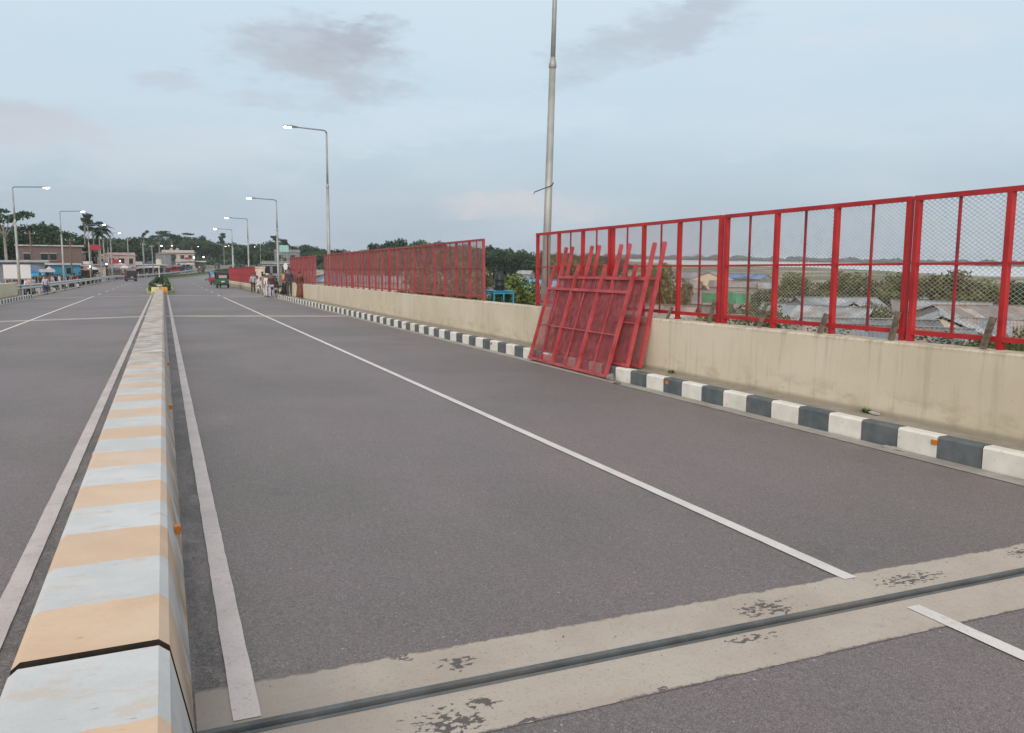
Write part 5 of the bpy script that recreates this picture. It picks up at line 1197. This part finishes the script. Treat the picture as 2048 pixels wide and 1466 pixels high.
for i, s_ in enumerate([128, 139, 152, 166, 178, 190, 204, 217, 229, 243, 256, 270, 284, 300, 318, 336]):
    u = -15.5-rsh.uniform(0, 2.5); cm = SHOPC[(i*5+i//3) % 6]; wd = rsh.uniform(6, 9.5); hh = rsh.uniform(2.6, 3.4); fl = 2 if i in (5, 9, 13) else 1
    g = rp(s_, u, 0, False); g.z = gz_at(g.x, g.y); t = thing('roadside_shop', '%s roadside shop with a tin awning, %s along the left side of the bend' % (WORD[cm], (ORD+['thirteenth', 'fourteenth', 'fifteenth', 'sixteenth'])[i]), 'shop', g, pi/2+heading(s_), 'shops along the bend')
    MB().box((0, 2.5, hh*fl/2), (wd, 5, hh*fl)).build('wall', M[cm], t)
    MB().box((0, 2.3, hh*fl+.12), (wd+.8, 6.2, .08), Matrix.Rotation(rsh.uniform(.03, .08), 3, 'X')).build('roof', M[rsh.choice(['tin', 'tin_rusty', 'tin_rusty'])], t)
    MB().box((0, -.8, 2.45), (wd, 1.8, .05), Matrix.Rotation(.16, 3, 'X')).build('awning', M[rsh.choice(['tin_rusty', 'tarp_grey', 'tarp_red', 'tarp_blue'])], t)
    n = int(wd//2.4)
    for k in range(n):
        x = -wd/2+wd*(k+.5)/n; MB().box((x, -.02, 1.05), (1.7, .08, 2.1)).build('shutter', M[rsh.choice(['glass', 'dull_grey', 'goods_brown', 'black'])], t)
        if fl == 2: MB().box((x, -.02, hh+1.4), (1.0, .08, 1.1)).build('window', M['glass'], t)
    for x in (-wd/2+.1, wd/2-.1): MB().box((x, -1.55, 1.15), (.09, .09, 2.3)).build('awning_post', M['wood'], t)
    MB().box((wd/2+.02, 2.2, 1.4), (.06, 1.0, 1.0)).box((-wd/2-.02, 2.2, 1.4), (.06, 1.0, 1.0)).build('side_window', M['glass'], t)['kind'] = 'stuff'
    if i % 2: MB().box((0, -1.72, 2.75), (wd*.6, .06, .6)).build('sign', M[rsh.choice(['red_sign', 'white_board', 'tarp_blue', 'teal_sign', 'cream_paint'])], t)
def board(name, label, px, py, D, wd, hh, m_, oval=False):
    p = pt(px, py, D); g = gz_at(p.x, p.y); g = min(g, p.z-hh); t = thing(name, label, 'sign', (p.x, p.y, g), facing(px, D)); z = p.z-g
    if oval:
        b = MB(); n = 18; b.v = [(wd/2*cos(2*pi*k/n), -.04, z+hh/2*sin(2*pi*k/n)) for k in range(n)]+[(wd/2*cos(2*pi*k/n), .04, z+hh/2*sin(2*pi*k/n)) for k in range(n)]; b.f = [tuple(range(n)), tuple(range(2*n-1, n-1, -1))]+[(i, i+n, (i+1) % n+n, (i+1) % n) for i in range(n)]; b.mi = [0]*len(b.f); b.build('panel', m_, t)
    else: MB().box((0, 0, z), (wd, .10, hh)).build('panel', m_, t)
    MB().box((-wd*.3, .1, z/2), (.09, .09, z)).box((wd*.3, .1, z/2), (.09, .09, z)).build('post', M['galv'], t); return t
board('sign_board', 'red oval sign board on posts left of the palm trees', 189, 495, 128, 1.95, 1.0, M['red_sign'], True)
board('sign_board', 'teal billboard above the wood between the lamp posts', 568, 497, 215, 2.4, 1.8, M['teal_sign'])
board('sign_board', 'small white oval sign at the left end of the short red fence', 571, 533, 95, .5, .85, M['white_board'], True)
board('sign_board', 'green overhead road sign far away on the bend', 483, 501, 340, 4.5, 1.6, M['green_sign'])
for px, py, D, lab in ((256, 477, 150, 'pale utility pole just left of the minivan roof'), (286, 486, 185, 'pale utility pole right of the minivan'), (304, 490, 215, 'thin pale utility pole left of the flower pots'), (222, 470, 118, 'pale utility pole below the last lamp on the left'), (141, 476, 112, 'wooden utility pole right of the blue shop'), (62, 462, 100, 'wooden utility pole behind the blue umbrella')):
    D, kk = adj(px, D, .3); g = gpt(px, D); h_ = ztop(px, py, D)-g.z; t = thing('utility_pole', lab, 'utility pole', g, rc0.uniform(-.3, .3)); wm = M['wood'] if 'wooden' in lab else M['conc']
    MB().tube([(0, 0, -.3), (0, 0, h_)], [.14*kk, .09*kk], 7).build('pole', wm, t)
    MB().box((0, 0, h_-.35), (1.3, .08, .09)).build('cross_arm', wm, t)
    for x in (-.55, 0, .55): MB().lathe([(.04, h_-.30), (.06, h_-.24), (.03, h_-.14)], (x, 0, 0), 6).build('insulator', M['white_board'], t)
for i, (px, D, h_, c1, lab) in enumerate(((152, 104, 2.6, 'tarp_red', 'small red shop sign right of the blue shop'), (172, 118, 3.0, 'white_board', 'small white shop sign left of the red oval sign board'), (206, 124, 2.8, 'tarp_blue', 'small blue shop sign right of the red oval sign board'), (226, 132, 3.2, 'red_sign', 'small dark red shop sign left of the pink and white umbrella'), (276, 175, 3.4, 'white_board', 'white shop sign above the minivan'), (300, 200, 3.6, 'tarp_blue', 'blue shop sign left of the flower pots'), (374, 240, 4.2, 'red_sign', 'red shop sign right of the blue-fronted stall'), (58, 80, 2.5, 'tarp_blue', 'dark blue banner left of the blue umbrella'))):
    D, kk = adj(px, D, 1.0); g = gpt(px, D); t = thing('shop_sign', lab, 'sign', g, facing(px, D)); t.scale = (kk,)*3
    MB().box((0, 0, h_), (1.5, .08, .7)).build('panel', M[c1], t)
    for x in (-.6, .6): MB().box((x, .08, h_/2), (.07, .07, h_)).build('post', M['galv'], t)
# strings of bulbs and small shop lights that are already lit
for px, py, D, lab in ((240, 522, 138, 'lit white bulb hanging under the pink and white umbrella'), (213, 528, 126, 'lit white bulb in the stall left of the pink and white umbrella'), (180, 533, 108, 'lit white bulb in the stall below the red sign'), (323, 492, 290, 'lit white bulb at the left end of the beige building'), (388, 515, 232, 'lit white bulb in the white cloth stall'), (407, 514, 260, 'lit white bulb right of the white cloth stall')):
    p = pt(px, py, D); o = MB().ell((0, 0, 0), (.11*D/130,)*3, 8, 6).build('bulb', M['bulb'], None, True); o.location = p; tag(o, lab, 'light bulb')
    MB().tube([(0, 0, .05), (0, 0, max(.3, 0))], .015, 4).build('cord', M['black'], o)
# crowd and parked motorbikes along the market: people already built are repeated
rc = random.Random(77); keys = list(pp)
spots = [(rc.uniform(80, 165), rc.uniform(-13.2, -10.0)) for _ in range(40)]+[(rc.uniform(215, 330), rc.uniform(-14, -10.2)) for _ in range(34)]+[(rc.uniform(66, 82), rc.uniform(-13.5, -10.6)) for _ in range(7)]
for i, (s, u) in enumerate(spots):
    g = rp(s, u, 0, False); g.z = gz_at(g.x, g.y); kk = keys[i % len(keys)]
    src = pp['grey'] if kk == 'w2' else pp[kk]
    cl = {'grey': 'a grey shirt', 'w1': 'a long white shirt', 'w2': 'a grey shirt', 'red': 'pale clothes carrying red', 'white': 'white clothes and cap', 'maroon': 'a dark maroon waistcoat', 'dark': 'a black jacket', 'orange': 'an orange scarf', 'navy': 'a dark blue shirt', 'woman': 'a red-brown dress', 'lav': 'a lavender shirt'}[kk]
    zone = 'behind the guard rail left of the minivan' if i < 40 else ('far off on the bend by the stalls' if i < 74 else 'by the stalls next to the blue umbrella')
    dup(src, g, rc.uniform(0, 6.28), 'small figure in %s %s' % (cl, zone), 'people crowding the roadside market')
bikes = [mb0]
for i in range(26):
    s, u = (rc.uniform(78, 150), rc.uniform(-12, -9.9)) if i < 16 else (rc.uniform(210, 310), rc.uniform(-13, -10))
    g = rp(s, u, 0, False); g.z = gz_at(g.x, g.y)
    dup(mb0, g, rc.uniform(0, 6.28), 'dark motorbike parked %s' % ('behind the guard rail left of the minivan' if i < 16 else 'far off on the bend by the stalls'), 'motorbikes parked along the roadside market')
dup(van, rp(272, -3.2, 0), heading(272), 'dark minivan far away on the left carriageway of the bend')
dup(van, rp(330, -6.5, 0), heading(330), 'farthest dark minivan, almost at the top of the bend')
# undergrowth in front of the woods
ub = MB(); ru = random.Random(8)
for x0, x1, D0, gz, h_ in ((-140, 150, 185, -4.4, 4.0), (150, 480, 365, -5.5, 7), (430, 660, 230, GZ, 5), (620, 985, 190, GZ, 4.5), (960, 1260, 215, GZ, 3.5)):
    for _ in range(2600):
        px = ru.uniform(x0, x1); D = D0*ru.uniform(1, 1.2); p = pt(px, 500, D); k = .5+.5*sin(px*.07)+.4*sin(px*.021+2); c = Vector((p.x, p.y, gz+h_*max(.35, k)*ru.random()**.7)); s_ = D*.0032*ru.uniform(.6, 1.5)
        u = Vector((ru.gauss(0, 1), ru.gauss(0, 1), ru.gauss(0, 1))).normalized()*s_; v = u.orthogonal().normalized()*s_*.6; ub.add([c-u, c-v, c+u, c+v], [(0, 1, 2, 3)])
o = ub.build('undergrowth', M['leaf_dark']); o['kind'] = 'stuff'

# ------------------------------------------------------------------ evening haze
HAZE = 0.00019
m = bpy.data.materials.new('haze'); m.use_nodes = True; nt2 = m.node_tree; nt2.nodes.clear()
mo = nt2.nodes.new('ShaderNodeOutputMaterial'); pv = nt2.nodes.new('ShaderNodeVolumePrincipled'); pv.inputs['Density'].default_value = HAZE; pv.inputs['Color'].default_value = (.80, .88, .96, 1); nt2.links.new(pv.outputs[0], mo.inputs['Volume'])
b = MB().box((0, 0, 2.75), (12600, 12600, 27.5)); o = b.build('haze', m); o['kind'] = 'stuff'
